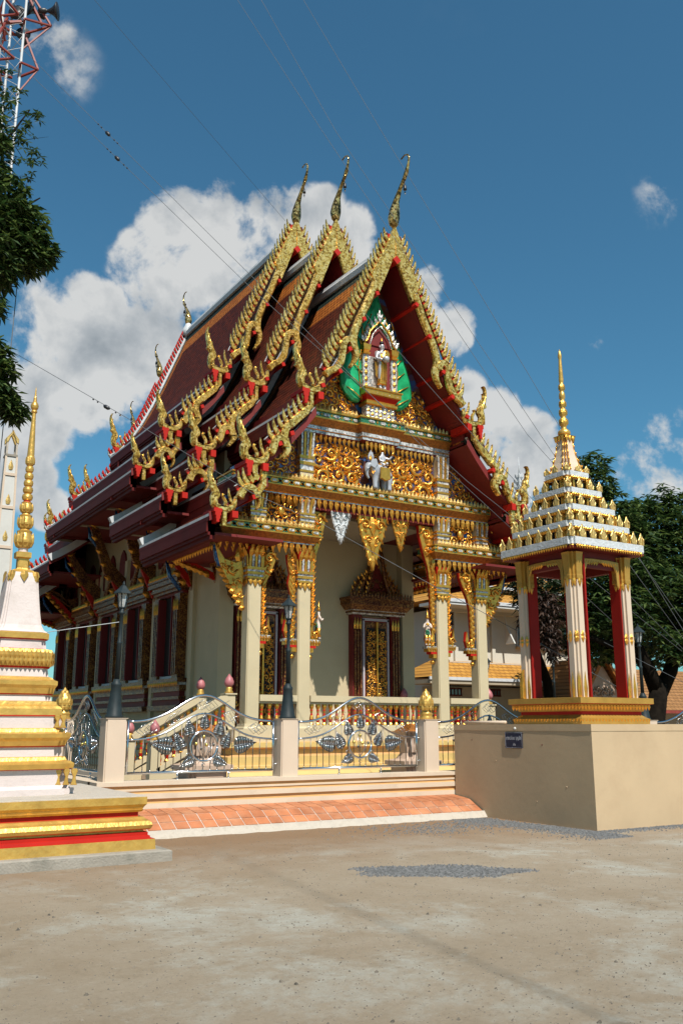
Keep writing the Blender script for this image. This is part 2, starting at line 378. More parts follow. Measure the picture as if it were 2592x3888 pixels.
def region_fill(m,test,bx,O,U,V,rmin,rmax,n,mt,seed,mirror=None):
    """packs carved scrolls of mixed size inside a region of the (u,v) plane"""
    R=random.Random(seed); got=[]; O=Vector(O);U=Vector(U);V=Vector(V)
    for rr in (rmax,rmax*.7+rmin*.3,rmax*.35+rmin*.65,rmin):
        for _ in range(n):
            u=R.uniform(bx[0],bx[1]);v=R.uniform(bx[2],bx[3])
            if mirror is not None and u<mirror+rr*.7: continue
            if not all(test(u+rr*.75*math.cos(a),v+rr*.75*math.sin(a)) for a in (0,1.57,3.14,4.71)): continue
            if any((u-a)**2+(v-b)**2<(rr+c)**2*.80 for a,b,c in got): continue
            got.append((u,v,rr))
    for u,v,r in got:
        a0=R.uniform(0,6.28);h=R.choice((-1,1))
        m.curl(tuple(O+U*u+V*v),U,V,r,a0,h,mt)
        if mirror is not None: m.curl(tuple(O+U*(2*mirror-u)+V*v),U,V,r,PI-a0,-h,mt)
    # flame leaves filling the gaps between the scrolls
    Wn=U.cross(V).normalized()
    for _ in range(int(n*.2)):
        u=R.uniform(bx[0],bx[1]);v=R.uniform(bx[2],bx[3]); l=R.uniform(rmin*1.0,rmax*1.1)
        if not test(u,v) or (mirror is not None and u<mirror): continue
        if any((u-a)**2+(v-b)**2<(c*.62)**2 for a,b,c in got): continue
        a=R.uniform(-.6,3.7); got.append((u,v,l*.35))
        for s_,uu in ((1,u),)+(((-1,2*mirror-u),) if mirror is not None else ()):
            dv=U*(math.cos(a)*s_)+V*math.sin(a); m.leaf(tuple(O+U*uu+V*v+Wn*.01),tuple(Wn.cross(dv)*-1),tuple(dv),l,l*.5,mt,d=l*.3,lean=.25)
    return got
# ================================================================== TEMPLE
XC=12.57
temple=thing('temple',(XC,19.,0),'ornate temple hall with red and gold tiered roofs, gilded gable and cream columns','temple')
def zf(k,z):
    if k==1: return z
    a,b,c={2:(1.66,1.12,1.07),3:(2.92,2.32,2.28)}[k]
    if z>=9.2: return z+b+(a-b)*(z-9.2)/4.4
    return z+c+(b-c)*(z-6)/3.2
SEC=[[(0,13.90),(.34,13.12),(.62,12.50),(1.0,11.66),(1.35,10.93),(1.75,10.20),(2.15,9.60),(2.50,9.22),(2.85,8.98)],
     [(2.30,8.95),(2.62,8.52),(3.0,8.08),(3.4,7.70),(3.75,7.42),(4.12,7.18)],
     [(3.55,7.02),(3.9,6.74),(4.3,6.45),(4.65,6.22),(4.95,6.06)]]
HEAD=[(655,655),(640,640),(622,690),(598,728),(560,752),(500,758),(452,742),(445,705),(470,668),(472,640),(455,600),(436,575),(424,540),(408,505),(396,512),(386,470),(377,440),(388,436),(366,425),(362,400),(372,372),(386,357),(360,360),(342,388),(335,425),(340,480),(352,530),(362,562),(350,574),(352,590),(375,604),(388,625),(372,670),(370,715),(380,760),(400,786),(440,806),(500,822),(560,826),(608,812),(640,780),(658,735),(664,690)]
RIDGES=[[(395,780),(392,700),(420,640),(400,580),(372,500),(352,430)],[(415,785),(410,720),(440,655),(428,600),(395,540),(375,470)]]
def head_poly(o,z,s,px): return [(o+(655-x)*.00275*s,z+(655-y)*.00275*s) for x,y in px]
def bargeboard(m,k,side,y,front=True):
    """the serpent-bodied board down one side of a gable, in the plane y"""
    G='gold_mosaic'
    Z=lambda z:zf(k,z)
    X=lambda h:XC+side*h
    def slab(pl,t,mt,yy=0,bev=.3,sd=None):
        m.slab([(side*h,Z(z)) for h,z in pl],t,mt,bev,sd,O=(XC,y+yy,0))
    slab([(0,14.42),(.30,13.78),(.76,12.84),(.52,12.36),(.26,12.95),(.11,13.32),(0,13.44)],.07,G)
    def body(c,w,t=.085,yy=-.02):
        # flat ribbon following a centreline
        L=[];R=[]
        for i,p in enumerate(c):
            a=c[max(i-1,0)];b=c[min(i+1,len(c)-1)]; dx=b[0]-a[0];dz=b[1]-a[1];l=math.hypot(dx,dz)
            ww=w if not isinstance(w,list) else w[i]
            L.append((p[0]-dz/l*ww/2,p[1]+dx/l*ww/2));R.append((p[0]+dz/l*ww/2,p[1]-dx/l*ww/2))
        slab(L+R[::-1],t,G,yy,.55)
    def smooth(c,n=4):
        out=[]
        for i in range(len(c)-1):
            p0=c[max(i-1,0)];p1=c[i];p2=c[i+1];p3=c[min(i+2,len(c)-1)]
            for j in range(n):
                t=j/n; f=lambda a,b,c_,d:.5*((2*b)+(-a+c_)*t+(2*a-5*b+4*c_-d)*t*t+(-a+3*b-3*c_+d)*t**3)
                out.append((f(p0[0],p1[0],p2[0],p3[0]),f(p0[1],p1[1],p2[1],p3[1])))
        out.append(c[-1]); return out
    c=smooth([(.62,12.62),(.86,12.02),(1.10,11.52),(1.27,11.08),(1.29,10.80),(1.22,10.55),(1.27,10.34),(1.40,10.16)],3)
    n=len(c); body(c,[.19 if i<n*.62 else .19*(1-(i-n*.62)/(n*.42)) +.02 for i in range(n)])
    c=smooth([(1.33,10.62),(1.34,10.78),(1.45,10.86),(1.58,10.76),(1.62,10.48),(1.68,10.22),(1.80,10.04),(1.98,9.93),(2.12,9.80)],3); body(c,.17,yy=-.05)
    slab([(2.42,9.02),(2.62,8.92),(3.10,8.46),(2.98,8.30),(2.55,8.72)],.07,G)
    c=smooth([(3.02,8.42),(3.16,8.24),(3.18,8.02),(3.10,7.82),(3.14,7.66),(3.25,7.52)],3); n=len(c); body(c,[.18 if i<n*.55 else .18*(1-(i-n*.55)/(n*.5))+.02 for i in range(n)])
    c=smooth([(3.16,7.80),(3.20,7.97),(3.33,8.02),(3.44,7.90),(3.47,7.72),(3.55,7.60)],3); body(c,.17,yy=-.05)
    slab([(3.62,7.2),(3.76,7.2),(3.76,6.80),(3.62,6.80)],.07,G)
    c=smooth([(3.72,6.82),(3.82,6.62),(3.78,6.42),(3.86,6.26)],3); n=len(c); body(c,[.16*(1-i/n*.85) for i in range(n)])
    c=smooth([(3.86,6.50),(3.92,6.68),(4.08,6.74),(4.22,6.62),(4.28,6.46)],3); body(c,.17,yy=-.05)
    # red backing strip carrying the fins
    for a,b in (((.10,14.16),(2.08,9.92)),((2.5,9.05),(3.55,7.84)),((3.72,7.0),(4.3,6.62))):
        dx=b[0]-a[0];dz=b[1]-a[1];l=math.hypot(dx,dz);nx,nz=-dz/l,dx/l
        slab([a,b,(b[0]+nx*.13,b[1]+nz*.13),(a[0]+nx*.13,a[1]+nz*.13)],.03,'maroon',yy=.05)
        slab([(a[0]+nx*.13,a[1]+nz*.13),(b[0]+nx*.13,b[1]+nz*.13),(b[0]+nx*.155,b[1]+nz*.155),(a[0]+nx*.155,a[1]+nz*.155)],.03,'silver_mosaic',yy=.045)
        slab([a,b,(b[0]+nx*.06,b[1]+nz*.06),(a[0]+nx*.06,a[1]+nz*.06)],.03,'red_paint',yy=.03)
    FIN=[(.05,-.20),(.13,-.14),(.20,-.03),(.235,.10),(.225,.31),(.17,.17),(.115,.06),(.05,-.02),(-.01,-.07)]
    FIC=[(.10,-.12),(.15,-.02),(.19,.12),(.20,.25),(.215,.34),(.165,.20),(.11,.06)]
    def fins(a,b,n,s0,s1):
        for i in range(n):
            t=(i+.35)/n; p=(a[0]+(b[0]-a[0])*t,a[1]+(b[1]-a[1])*t); s=s0+(s1-s0)*t
            slab([(p[0]+u*.97*s,p[1]+v*.97*s) for u,v in FIN],.034,G,yy=-.012,bev=.5)
    fins((.12,14.10),(2.02,10.06),23,.86,.95)
    fins((2.48,9.12),(3.50,8.0),8,.85,.85)
    fins((3.74,7.12),(4.22,6.80),4,.9,.8)
def eave_finial(m,k,side,y,o,z,s):
    pl=head_poly(o,z,s,HEAD)
    m.slab([(side*h,zf(k,q)) for h,q in pl],.075,'gold_mosaic',.5,O=(XC,y,0))
    for r in RIDGES:
        q=head_poly(o,z,s,r); m.tube([(XC+side*h,y-.075,zf(k,zz)) for h,zz in q],[.02*s,.022*s,.022*s,.02*s,.016*s,.008],5,'gold_mosaic')
    c=head_poly(o,z,s,[(548,752),(552,712),(535,680),(512,655),(525,640),(498,628),(490,652),(505,685),(522,715),(522,752)])
    m.slab([(side*h,zf(k,q)) for h,q in c],.05,'gold_mosaic',.5,O=(XC,y-.01,0))
    a=head_poly(o,z,s,[(600,735),(572,670),(560,610),(568,560),(584,620),(610,690),(622,720)])
    m.slab([(side*h,zf(k,q)) for h,q in a],.035,'gold_mosaic',.5,O=(XC,y,0))
    ub=head_poly(o,z,s,[(500,826)])[0]
    X=XC+side*ub[0];zz=zf(k,ub[1])
    # stepped red purlin end and its gilt stub
    for j,(dx0,dx1,h0,h1) in enumerate(((.03,.22,-.02,.08),(.05,.19,-.12,-.02),(.07,.17,-.22,-.12),(.09,.16,-.31,-.22))):
        x0,x1=sorted((X+side*dx0,X+side*dx1)); m.box(x0,x1,y-.10,y+.5,zz+h0*s,zz+h1*s,'red_paint')
    x0,x1=sorted((X-side*.20,X-side*.34)); m.box(x0,x1,y-.12,y+.6,zz-.14*s,zz+.05*s,'red_paint')
    x0,x1=sorted((X-side*.01,X-side*.10)); m.box(x0,x1,y-.05,y+.05,zz-.38*s,zz+.02,'gold_mosaic')
def gable_finial(m,k,y,s=1.,d=-1):
    zb=zf(k,13.9)+.48-(.12 if k==3 else 0)
    cen=[(0,0),(0,.10),(.0,.30),(.04,.52),(.10,.76),(.24,1.02),(.42,1.28),(.50,1.40),(.58,1.62),(.61,1.80),(.57,1.93),(.46,2.0),(.32,1.97)]
    rad=[.05,.13,.175,.150,.095,.068,.060,.074,.042,.036,.030,.024,.028]
    m.T=Matrix.Translation((XC,y,zb))
    m.tube([(0,d*a*1.2*s,b*s*.93) for a,b in cen],[r*s*(.88 if i>4 else 1) for i,r in enumerate(rad)],8,'dark_mosaic',flat=.85)
    m.slab([(.36,1.10),(.56,1.30),(.60,1.20),(.47,1.06)],.03,'dark_mosaic',O=(0,0,0),U=(0,d,0),V=(0,0,1))
    m.tube([(0,d*.52*s,1.15*s),(0,d*.53*s,.98*s)],.008,4,'wire')
    m.lathe([(.01,1.0*s),(.035,.96*s),(.045,.88*s),(.05,.84*s)],0,d*.53*s,8,'horn_black')
    m.leaf((0,d*.53*s,.80*s),(1,0,0),(0,0,-1),.12,.05,'horn_black')
    m.T=None
def roof(m,k,y0,y1):
    """tiled slopes between y0 and y1, both sides, all three lifts"""
    L=y1-y0
    ys=[y0,y0+.10,y0+.30,y0+.62]+[y1-.62,y1-.30,y1-.10,y1]
    if L<2: ys=[y0,y0+.10,y0+.30,y1-.30,y1-.10,y1]
    ny=len(ys)
    for side in (1,-1):
        for si,S in enumerate(SEC):
            # arc-length resample to strips
            P=[(h,zf(k,z)) for h,z in S]
            cum=[0]
            for i in range(1,len(P)): cum.append(cum[-1]+math.hypot(P[i][0]-P[i-1][0],P[i][1]-P[i-1][1]))
            T=cum[-1]
            def at(s_):
                for i in range(1,len(P)):
                    if s_<=cum[i]+1e-9:
                        t=(s_-cum[i-1])/(cum[i]-cum[i-1]); return (P[i-1][0]+(P[i][0]-P[i-1][0])*t,P[i-1][1]+(P[i][1]-P[i-1][1])*t)
                return P[-1]
            if si==0: br=[0,.50,1.15]+[c for c in cum if 1.3<c<T-.45]+[T-.34,T-.16,T]
            else: br=[0]+[c for c in cum if .1<c<T-.40]+[T-.28,T-.12,T]
            for i in range(len(br)-1):
                a=at(br[i]);b=at(br[i+1]); mid=(br[i]+br[i+1])/2
                for j in range(ny-1):
                    ym=(ys[j]+ys[j+1])/2; e=min(ym-y0,y1-ym)
                    if si==0 and mid<.50: mt='tile_green'
                    elif e<.30 and e>.1: mt='tile_green'
                    elif si==0 and mid<1.15: mt='tile_orange'
                    elif T-mid<.12: mt='tile_green'
                    elif T-mid<(.34 if si==0 else .28): mt='tile_orange'
                    elif e<.62 and e>.3: mt='tile_orange'
                    elif e<=.1: mt='ridge_white'
                    else: mt='tile_maroon'
                    up=.05 if e<=.1 else 0
                    v=[(XC+side*a[0],ys[j],a[1]+up),(XC+side*b[0],ys[j],b[1]+up),(XC+side*b[0],ys[j+1],b[1]+up),(XC+side*a[0],ys[j+1],a[1]+up)]
                    m.add(v,[(0,1,2,3) if side>0 else (3,2,1,0)],mt)
            # soffit 9 cm below and the edge faces
            n=len(P)
            tp=[(XC+side*h,z) for h,z in P]; bt=[(XC+side*max(h-.02,0),z-.16) for h,z in P]
            v=[(x,y0,z) for x,z in bt]+[(x,y1,z) for x,z in bt]
            f=[(i,i+1,n+i+1,n+i) if side<0 else (n+i,n+i+1,i+1,i) for i in range(n-1)]
            m.add(v,f,'deep_red')
            for yy,fl in ((y0,1),(y1,-1)):
                v=[(x,yy,z+.04) for x,z in tp]+[(x,yy,z) for x,z in bt]
                f=[(i,i+1,n+i+1,n+i) if side*fl<0 else (n+i,n+i+1,i+1,i) for i in range(n-1)]
                m.add(v,f,'deep_red' if fl>0 else 'ridge_white')
            zc=tp[-1][1]-.06
            for za,zb_,mt_ in ((tp[-1][1],zc,'ridge_white'),(zc,bt[-1][1],'maroon')):
                v=[(tp[-1][0],y0,za),(tp[-1][0],y1,za),(tp[-1][0],y1,zb_),(tp[-1][0],y0,zb_)]
                m.add(v,[(0,1,2,3) if side<0 else (3,2,1,0)],mt_)
def fascia(m,k,y0,y1):
    for side in (1,-1):
        for si,S in enumerate(SEC):
            h,z=S[-1][0],zf(k,S[-1][1])
            st=[(.03,-.14,.0),(.02,-.22,.07),(.06,-.30,.15),(.02,-.37,.22),(-.03,-.46,.30)]
            for d,zz,pz in st:
                x0,x1=sorted((XC+side*(h-.20),XC+side*(h-.06+d))); m.box(x0,x1,y0+.16,y1-.05,z+zz-.16+.08,z-pz-.02+.02,'maroon')
            # wall board from the fascia up under the slope, closing the lift
            if si<2:
                h2,z2=SEC[si+1][0][0],zf(k,SEC[si+1][0][1])
                x0,x1=sorted((XC+side*(h2+.02),XC+side*(h2+.07))); m.box(x0,x1,y0+.25,y1-.1,z2-.1,zf(k,S[-3][1])-.1,'deep_red')
            if si==2:
                x0,x1=sorted((XC+side*3.0,XC+side*(h-.1))); m.box(x0,x1,y0+.3,y1-.1,z-.40,z-.34,'deep_red')
def ridge_cap(m,k,y0,y1):
    z=zf(k,13.90)
    pr=[(-.13,-.22),(-.15,-.06),(-.09,.02),(-.06,.12),(.06,.12),(.09,.02),(.15,-.06),(.13,-.22)]
    R=[[(XC+x,y,z+h+(.14*((y-y0)/(y1-y0)) if y1-y0<5 else .1)) for x,h in pr] for y in (y0+.1,(y0+y1)/2,y1)]
    m.rings(R,mt='ridge_white')
def gable_board(m,k,y,mt):
    """closing wall under a gable"""
    for S in SEC[:1]:
        for side in (1,-1):
            P=[(h,zf(k,z)-.14) for h,z in S]; zb=P[-1][1]-.5
            n=len(P); v=[(XC+side*h,y,z) for h,z in P]+[(XC+side*h,y,zb) for h,z in P]
            m.add(v,[(i,i+1,n+i+1,n+i) if side<0 else (n+i,n+i+1,i+1,i) for i in range(n-1)],mt)
    for S,top in ((SEC[1],8.6),(SEC[2],6.7)):
        for side in (1,-1):
            P=[(h,zf(k,z)-.14) for h,z in S]; zb=P[-1][1]-.35
            n=len(P); v=[(XC+side*h,y,z) for h,z in P]+[(XC+side*h,y,zb) for h,z in P]
            m.add(v,[(i,i+1,n+i+1,n+i) if side<0 else (n+i,n+i+1,i+1,i) for i in range(n-1)],mt)
            x0,x1=sorted((XC,XC+side*(S[0][0]+.3))); m.box(x0,x1,y,y+.03,zb,P[0][1]+.3,mt)
TIERS=[(1,17.87,22.35,True,False),(2,20.85,25.0,True,False),(3,23.3,32.3,True,True),(2,31.6,35.4,False,True),(1,34.6,38.4,False,True)]
LIFTS=[(2.12,9.72,.95),(3.56,7.72,.92),(4.34,6.47,.78)]
for ti,(k,y0,y1,fr,rr) in enumerate(TIERS):
    r=MB(); roof(r,k,y0+.05,y1); fascia(r,k,y0,y1); ridge_cap(r,k,y0,y1)
    if fr and k>1: gable_board(r,k,{2:22.37,3:25.02}[k],'deep_red')
    if rr: gable_board(r,k,y1-1.0,'deep_red')
    if fr:
        for h,z in ((0,13.40),(.62,12.30),(1.02,11.5),(1.44,10.60),(1.72,9.96),(2.2,9.50),(3.02,8.16),(3.33,7.86),(3.95,6.52)):
            for s_ in ((1,-1) if h else (1,)):
                r.bar((XC+s_*h,y0-.13,zf(k,z)),(XC+s_*h,y0+1.2,zf(k,z)),.10 if h else .17,.10 if h else .17,'red_paint',up=(.4*s_,0,1) if h else (1,0,1))
    if not rr or True:
        ye=y1-.06 if fr and not rr else y0+.06
        if not (fr and rr):
            for side in (1,-1):
                for S in SEC:
                    P=[(h,zf(k,z)) for h,z in S]
                    for i in range(len(P)-1):
                        r.bar((XC+side*P[i][0],ye,P[i][1]+.07),(XC+side*P[i+1][0],ye,P[i+1][1]+.07),.15,.24,'ridge_white')
    ro=part(r,'roof_tier',temple)
    for (on,yy,d) in ((fr,y0,-1),(rr,y1,1)):
        if not on: continue
        g=MB(); gable_finial(g,k,yy,1. if d<0 else .9,d if d<0 else 1); part(g,'gable_finial',ro)
        if d>0:
            b=MB(); 
            # seen from behind: white curb with red fins
            for side in (1,-1):
                for S in SEC:
                    P=[(h,zf(k,z)) for h,z in S]
                    for i in range(len(P)-1):
                        a,c=P[i],P[i+1]; n=max(1,int(math.hypot(c[0]-a[0],c[1]-a[1])/.155))
                        for j in range(n):
                            t=(j+.5)/n; h=a[0]+(c[0]-a[0])*t; z=a[1]+(c[1]-a[1])*t
                            FN=[(-.05,-.05),(.09,-.05),(.17,.06),(.20,.20),(.16,.30),(.10,.18),(.0,.06)]
                            b.slab([(side*(h+u),z+v) for u,v in FN],.035,'red_paint' if j%2==0 or 1 else 'ridge_white',.3,O=(XC,yy-.02,0))
                            b.slab([(side*(h+u*.8+.03),z+v*.8-.05) for u,v in FN],.055,'ridge_white',.2,O=(XC,yy+.0,0)) if 1 else 0
                        b.bar((XC+side*a[0],yy,a[1]+.0),(XC+side*c[0],yy,c[1]+.0),.16,.16,'ridge_white')
            if k==3:
                b.lathe([(.26,zf(k,13.9)-.1),(.24,zf(k,13.9)+.15),(.14,zf(k,13.9)+.35),(.07,zf(k,13.9)+.55)],XC,yy,10,'ridge_white')
            part(b,'bargeboard',ro)
        else:
            for side in (-1,1):
                b=MB(); bargeboard(b,k,side,yy); part(b,'bargeboard',ro)
        for side in (-1,1):
            for o,z,s in LIFTS:
                e=MB(); eave_finial(e,k,side,yy,o,z,s); part(e,'eave_finial',ro)
# ---------------------------------------------------------------- walls and porch floor
w=MB(); w.cur='cream_wall'
BX0,BX1,BY0,BY1=9.65,15.49,21.75,37.6
w.box(BX0,BX1,BY0,BY1,1.25,8.8)
# wall piers between the windows on the long side
for side in (0,1):
    x0,x1=(BX0-.10,BX0) if side==0 else (BX1,BX1+.10)
    for yy in (21.85,23.45,26.4,29.2,31.9,34.65,37.4):
        w.box(x0,x1,yy-.10,yy+.14,1.3,6.9)
    w.box(x0,x1,21.80,23.4,1.3,6.9) if 0 else None
walls=part(w,'wall',temple)
for side,xx in ((-1,BX0),(1,BX1)):
    for i in range(13):
        yy=22.8+i*1.16
        x=xx+side*.03
        # small blind arches high on the side wall
        w=MB(); pts=[(-.30,0),(.30,0),(.30,.75),(.2,1.0),(0,1.15),(-.2,1.0),(-.30,.75)]
        w.slab(pts,.03,'deep_red',.3,O=(x,yy,6.2),U=(0,1,0),V=(0,0,1)); part(w,'blind_arch',temple)
p=MB()
# terrace plinth: stepped yellow and ochre mouldings, cream kerb above
prof=[(.95,.25),(.95,.42),(.80,.46),(.72,.62),(.60,.66),(.60,.74),(.50,.76),(.50,.93),(.30,.97),(.30,1.08),(.42,1.12),(.42,1.22),(.22,1.24),(.22,1.50),(.12,1.50),(.12,1.42)]
mats=['yellow_paint','ochre_paint','yellow_paint','ochre_paint','yellow_paint','ochre_paint','yellow_paint','ochre_paint','yellow_paint','ochre_paint','yellow_paint','ochre_paint','cream_wall','cream_wall','cream_wall']
p.plan(prof,XC,20.45,3.72,1.75,mats=mats)
p.plan(prof[:-3]+[(0,1.24)],XC,30.,3.35,8.2,mats=['cream_wall','ochre_paint','cream_wall','ochre_paint','cream_wall','ochre_paint','cream_wall','ochre_paint','cream_wall','ochre_paint','cream_wall','ochre_paint','cream_wall'])
p.box(XC-3.8,XC+3.8,18.7,22.2,1.2,1.44,'pale_concrete')
part(p,'plinth',temple)
# ---------------------------------------------------------------- columns
def teeth(m,x0,x1,y,z,h,w_,mt='gold',dirn=-1,face=-1,n=None,axis='x'):
    """row of carved leaves hanging (dirn -1) or standing (+1) along a moulding"""
    L=x1-x0; n=n or max(1,int(round(L/w_)))
    for i in range(n):
        t=x0+L*(i+.5)/n
        O=(t,y,z) if axis=='x' else (y,t,z)
        if axis=='x': U=(1,0,0) if (face<0)==(dirn>0) else (-1,0,0)
        else: U=(0,-1,0) if (face<0)==(dirn>0) else (0,1,0)
        m.leaf(O,U,(0,0,dirn),h,L/n*(.80 if dirn<0 else .95),mt,d=w_*.4)
def capital(m,x,y,h,z0):
    for zz0,zz1,o,mt in ((0,.05,.035,'gold'),(.05,.10,.02,'silver_mosaic'),(.10,.16,.045,'gold'),(.16,.21,.03,'silver_mosaic'),(.21,.27,.06,'gold')):
        m.plan([(o,z0+zz0),(o,z0+zz1)],x,y,h,h,mt=mt)
    m.plan([(.0,z0+.27),(-.01,z0+.50),(.04,z0+.74)],x,y,h,h,mt='red_paint')
    for fx,fy in ((0,-1),(-1,0),(1,0),(0,1)):
        for i in range(5):
            t=(i-2)*h*.42; mt=('gold','silver_mosaic')[i%2]
            a=(x+(t if fx==0 else fx*(h+.015)),y+(t if fy==0 else fy*(h+.015)),z0+.27)
            b=(a[0]+fx*.02,a[1]+fy*.02,z0+.56)
            m.bar(a,b,h*.30,.035,mt,up=(fx,fy,0))
        for i in range(3):
            t=(i-1)*h*.72
            O=(x+(t if fx==0 else fx*(h+.03)),y+(t if fy==0 else fy*(h+.03)),z0+.52)
            U=(1,0,0) if fy==-1 else (-1,0,0) if fy==1 else (0,-1,0) if fx==-1 else (0,1,0)
            V=Vector((fx*.35,fy*.35,1)).normalized()
            m.leaf(O,U,tuple(V),.30,h*.80,'gold',d=.05)
        for i in range(3):
            t=(i-1)*h*.66
            O=(x+(t if fx==0 else fx*(h+.012)),y+(t if fy==0 else fy*(h+.012)),z0+.0)
            U=(-1,0,0) if fy==-1 else (1,0,0) if fy==1 else (0,1,0) if fx==-1 else (0,-1,0)
            m.leaf(O,U,(0,0,-1),.20 if i==1 else .15,h*.70,'gold',d=.03)
CO=[-3.36,-2.05,2.05,3.36]
for o in CO:
    m=MB(); x=XC+o
    h=.165
    m.plan([(0,1.44),(0,4.95)],x,19.,h,h,mt='cream_wall',notch=[.022])
    m.plan([(.07,1.44),(.07,1.52),(.04,1.56),(.03,1.62),(0,1.62)],x,19.,h,h,mt='cream_wall',cap0=False)
    m.plan([(0,5.5),(0,5.75)],x,19.,h,h,mt='gold_band')
    c=part(m,'column',temple)
    m=MB(); capital(m,x,19.,h+.012,4.88); part(m,'capital',c)
# second row, against the wall corners
for o in (-2.86,2.86):
    m=MB(); m.box(XC+o-.2,XC+o+.2,21.5,21.76,1.3,6.9,'cream_wall'); part(m,'pilaster',temple)
# ---------------------------------------------------------------- entablature
def cornice(m,x0,x1,y0,y1,z,s=1.,lozenge=True,sides=True):
    """gilt beam: drop leaves, scale-carved slope, lozenge band; box footprint x0..x1,y0..y1, z = underside of the beam"""
    cx,cy=(x0+x1)/2,(y0+y1)/2;hx,hy=(x1-x0)/2,(y1-y0)/2
    pr=[(0,z),(.02,z+.02),(.02,z+.05),(.05,z+.07),(.15,z+.20*s),(.17,z+.20*s),(.17,z+.23*s),(.15,z+.24*s),(.15,z+.36*s),(.18,z+.37*s),(.18,z+.40*s),(0,z+.40*s)]
    mt=['deep_red','silver_mosaic','gold','gold_band','gold','gold','gold','green_mosaic','gold','gold','gold']
    m.plan(pr,cx,cy,hx,hy,mats=mt)
    zz=z+.30*s
    def band(a,b,fixed,axis):
        n=max(2,int((b-a)/.30)); L=(b-a)/n
        for i in range(n):
            t=a+L*(i+.5)
            if axis=='x': O=(t,fixed,zz);U=(1,0,0);V=(0,0,1)
            else: O=(fixed,t,zz);U=(0,-1,0);V=(0,0,1)
            w_=L*.40;h=.058*s
            m.slab([(-w_,0),(-w_*.6,h),(w_*.6,h),(w_,0),(w_*.6,-h),(-w_*.6,-h)],.022,'gold',.5,O=O,U=U,V=V,back=False)
            Wv=Vector(U).cross(Vector(V))*.018
            m.slab([(-w_*.6,0),(-w_*.4,h*.55),(w_*.4,h*.55),(w_*.6,0),(w_*.4,-h*.55),(-w_*.4,-h*.55)],.014,'silver_mosaic',.5,O=tuple(Vector(O)+Wv),U=U,V=V,back=False)
            for q in (-.5,.5):
                P=(O[0]+(L*q if axis=='x' else 0),O[1]+(L*q if axis=='y' else 0),zz)
                m.slab([(-.05,0),(0,.045*s),(.05,0),(0,-.045*s)],.025,'gold',.5,O=P,U=U,V=V,back=False)
    band(x0-.15,x1+.15,y0-.15,'x')
    if sides: band(y0-.1,y1,x0-.15,'y')
    teeth(m,x0,x1,y0-.02,z+.02,.27*s,.165,'gold',-1,-1)
    if sides:
        teeth(m,y0,y1,x0-.02,z+.02,.27*s,.165,'gold',-1,-1,axis='y')
        teeth(m,y0,y1,x1+.02,z+.02,.25*s,.125,'gold',-1,1,axis='y')
    # little leaves standing on top
    teeth(m,x0,x1,y0-.08,z+.40*s,.17,.115,'pale_gold',1,-1)
YF=18.80
def pil(m,x,z0,z1,y=YF-.06,w_=.19):
    """short gilt pilaster with silver flutes"""
    hx=w_
    m.plan([(0,z0),(0,z1)],x,y+.10,hx,.10,mt='cream_wall')
    H=z1-z0
    for a,b,o,mt in ((.0,.20,.012,'cream_wall'),(.20,.24,.03,'gold'),(.24,.34,.015,'silver_mosaic'),(.34,.40,.04,'gold'),(.40,.46,.02,'silver_mosaic'),(.46,.52,.04,'gold')):
        m.plan([(o,z0+a*H),(o,z0+b*H)],x,y+.10,hx,.10,mt=mt)
    for i in range(5):
        t=(i-2)*hx*.42
        m.bar((x+t,y-.01,z0+.52*H),(x+t*1.15,y-.05,z0+.97*H),hx*.28,.05,('silver_mosaic','gold')[i%2],up=(0,-1,0))
    for i in range(3): m.leaf((x+(i-1)*hx*.7,y-.02,z0+.0*H),(1,0,0),(0,0,1),.17*H,hx*.6,'pale_gold',d=.02)
# lower beams over each pair of columns, returning along the porch sides
for sgn,lab in ((-1,'l'),(1,'r')):
    m=MB(); a,b=sorted((XC+sgn*4.2,XC+sgn*1.85)); cornice(m,a,b,YF,19.25,5.78,1.); a,b=sorted((XC+sgn*4.2,XC+sgn*3.3)); cornice(m,a,b,19.27,21.7,5.78,1.)
    e=part(m,'lower_beam',temple)
    m=MB(); m.box(min(XC+sgn*4.1,XC+sgn*1.9),max(XC+sgn*4.1,XC+sgn*1.9),YF+.12,YF+.4,6.18,6.95,'panel_ground'); m.box(min(XC+sgn*4.1,XC+sgn*3.5),max(XC+sgn*4.1,XC+sgn*3.5),YF+.4,21.7,6.18,6.95,'deep_red')
    x0,x1=sorted((XC+sgn*3.18,XC+sgn*2.24))
    region_fill(m,lambda u,v:x0<u<x1 and 6.26<v<6.86,(x0,x1,6.26,6.86),(0,YF+.08,0),(1,0,0),(0,0,1),.06,.12,90,'gold',31+sgn,mirror=(x0+x1)/2)
    teeth(m,x0,x1,YF+.03,6.92,.2,.12,'gold',-1)
    m.ball(((x0+x1)/2,YF+.04,6.56),(.10,.07,.13),'gold')
    x0,x1=sorted((XC+sgn*4.05,XC+sgn*3.56))
    region_fill(m,lambda u,v:x0<u<x1 and 6.26<v<6.26+.5*(1-abs(u-XC)/4.5)*3,(x0,x1,6.26,6.80),(0,YF+.08,0),(1,0,0),(0,0,1),.05,.10,50,'gold',41+sgn)
    for o in (3.36,2.05): pil(m,XC+sgn*o,6.18,6.92,w_=.18)
    part(m,'bay_panel',e)
m=MB(); cornice(m,XC-3.95,XC+3.95,YF-.06,YF+.5,6.93,1.0,sides=False)
m.box(XC-1.86,XC+1.86,YF+.05,YF+.40,6.72,6.94,'deep_red')
part(m,'main_beam',temple)
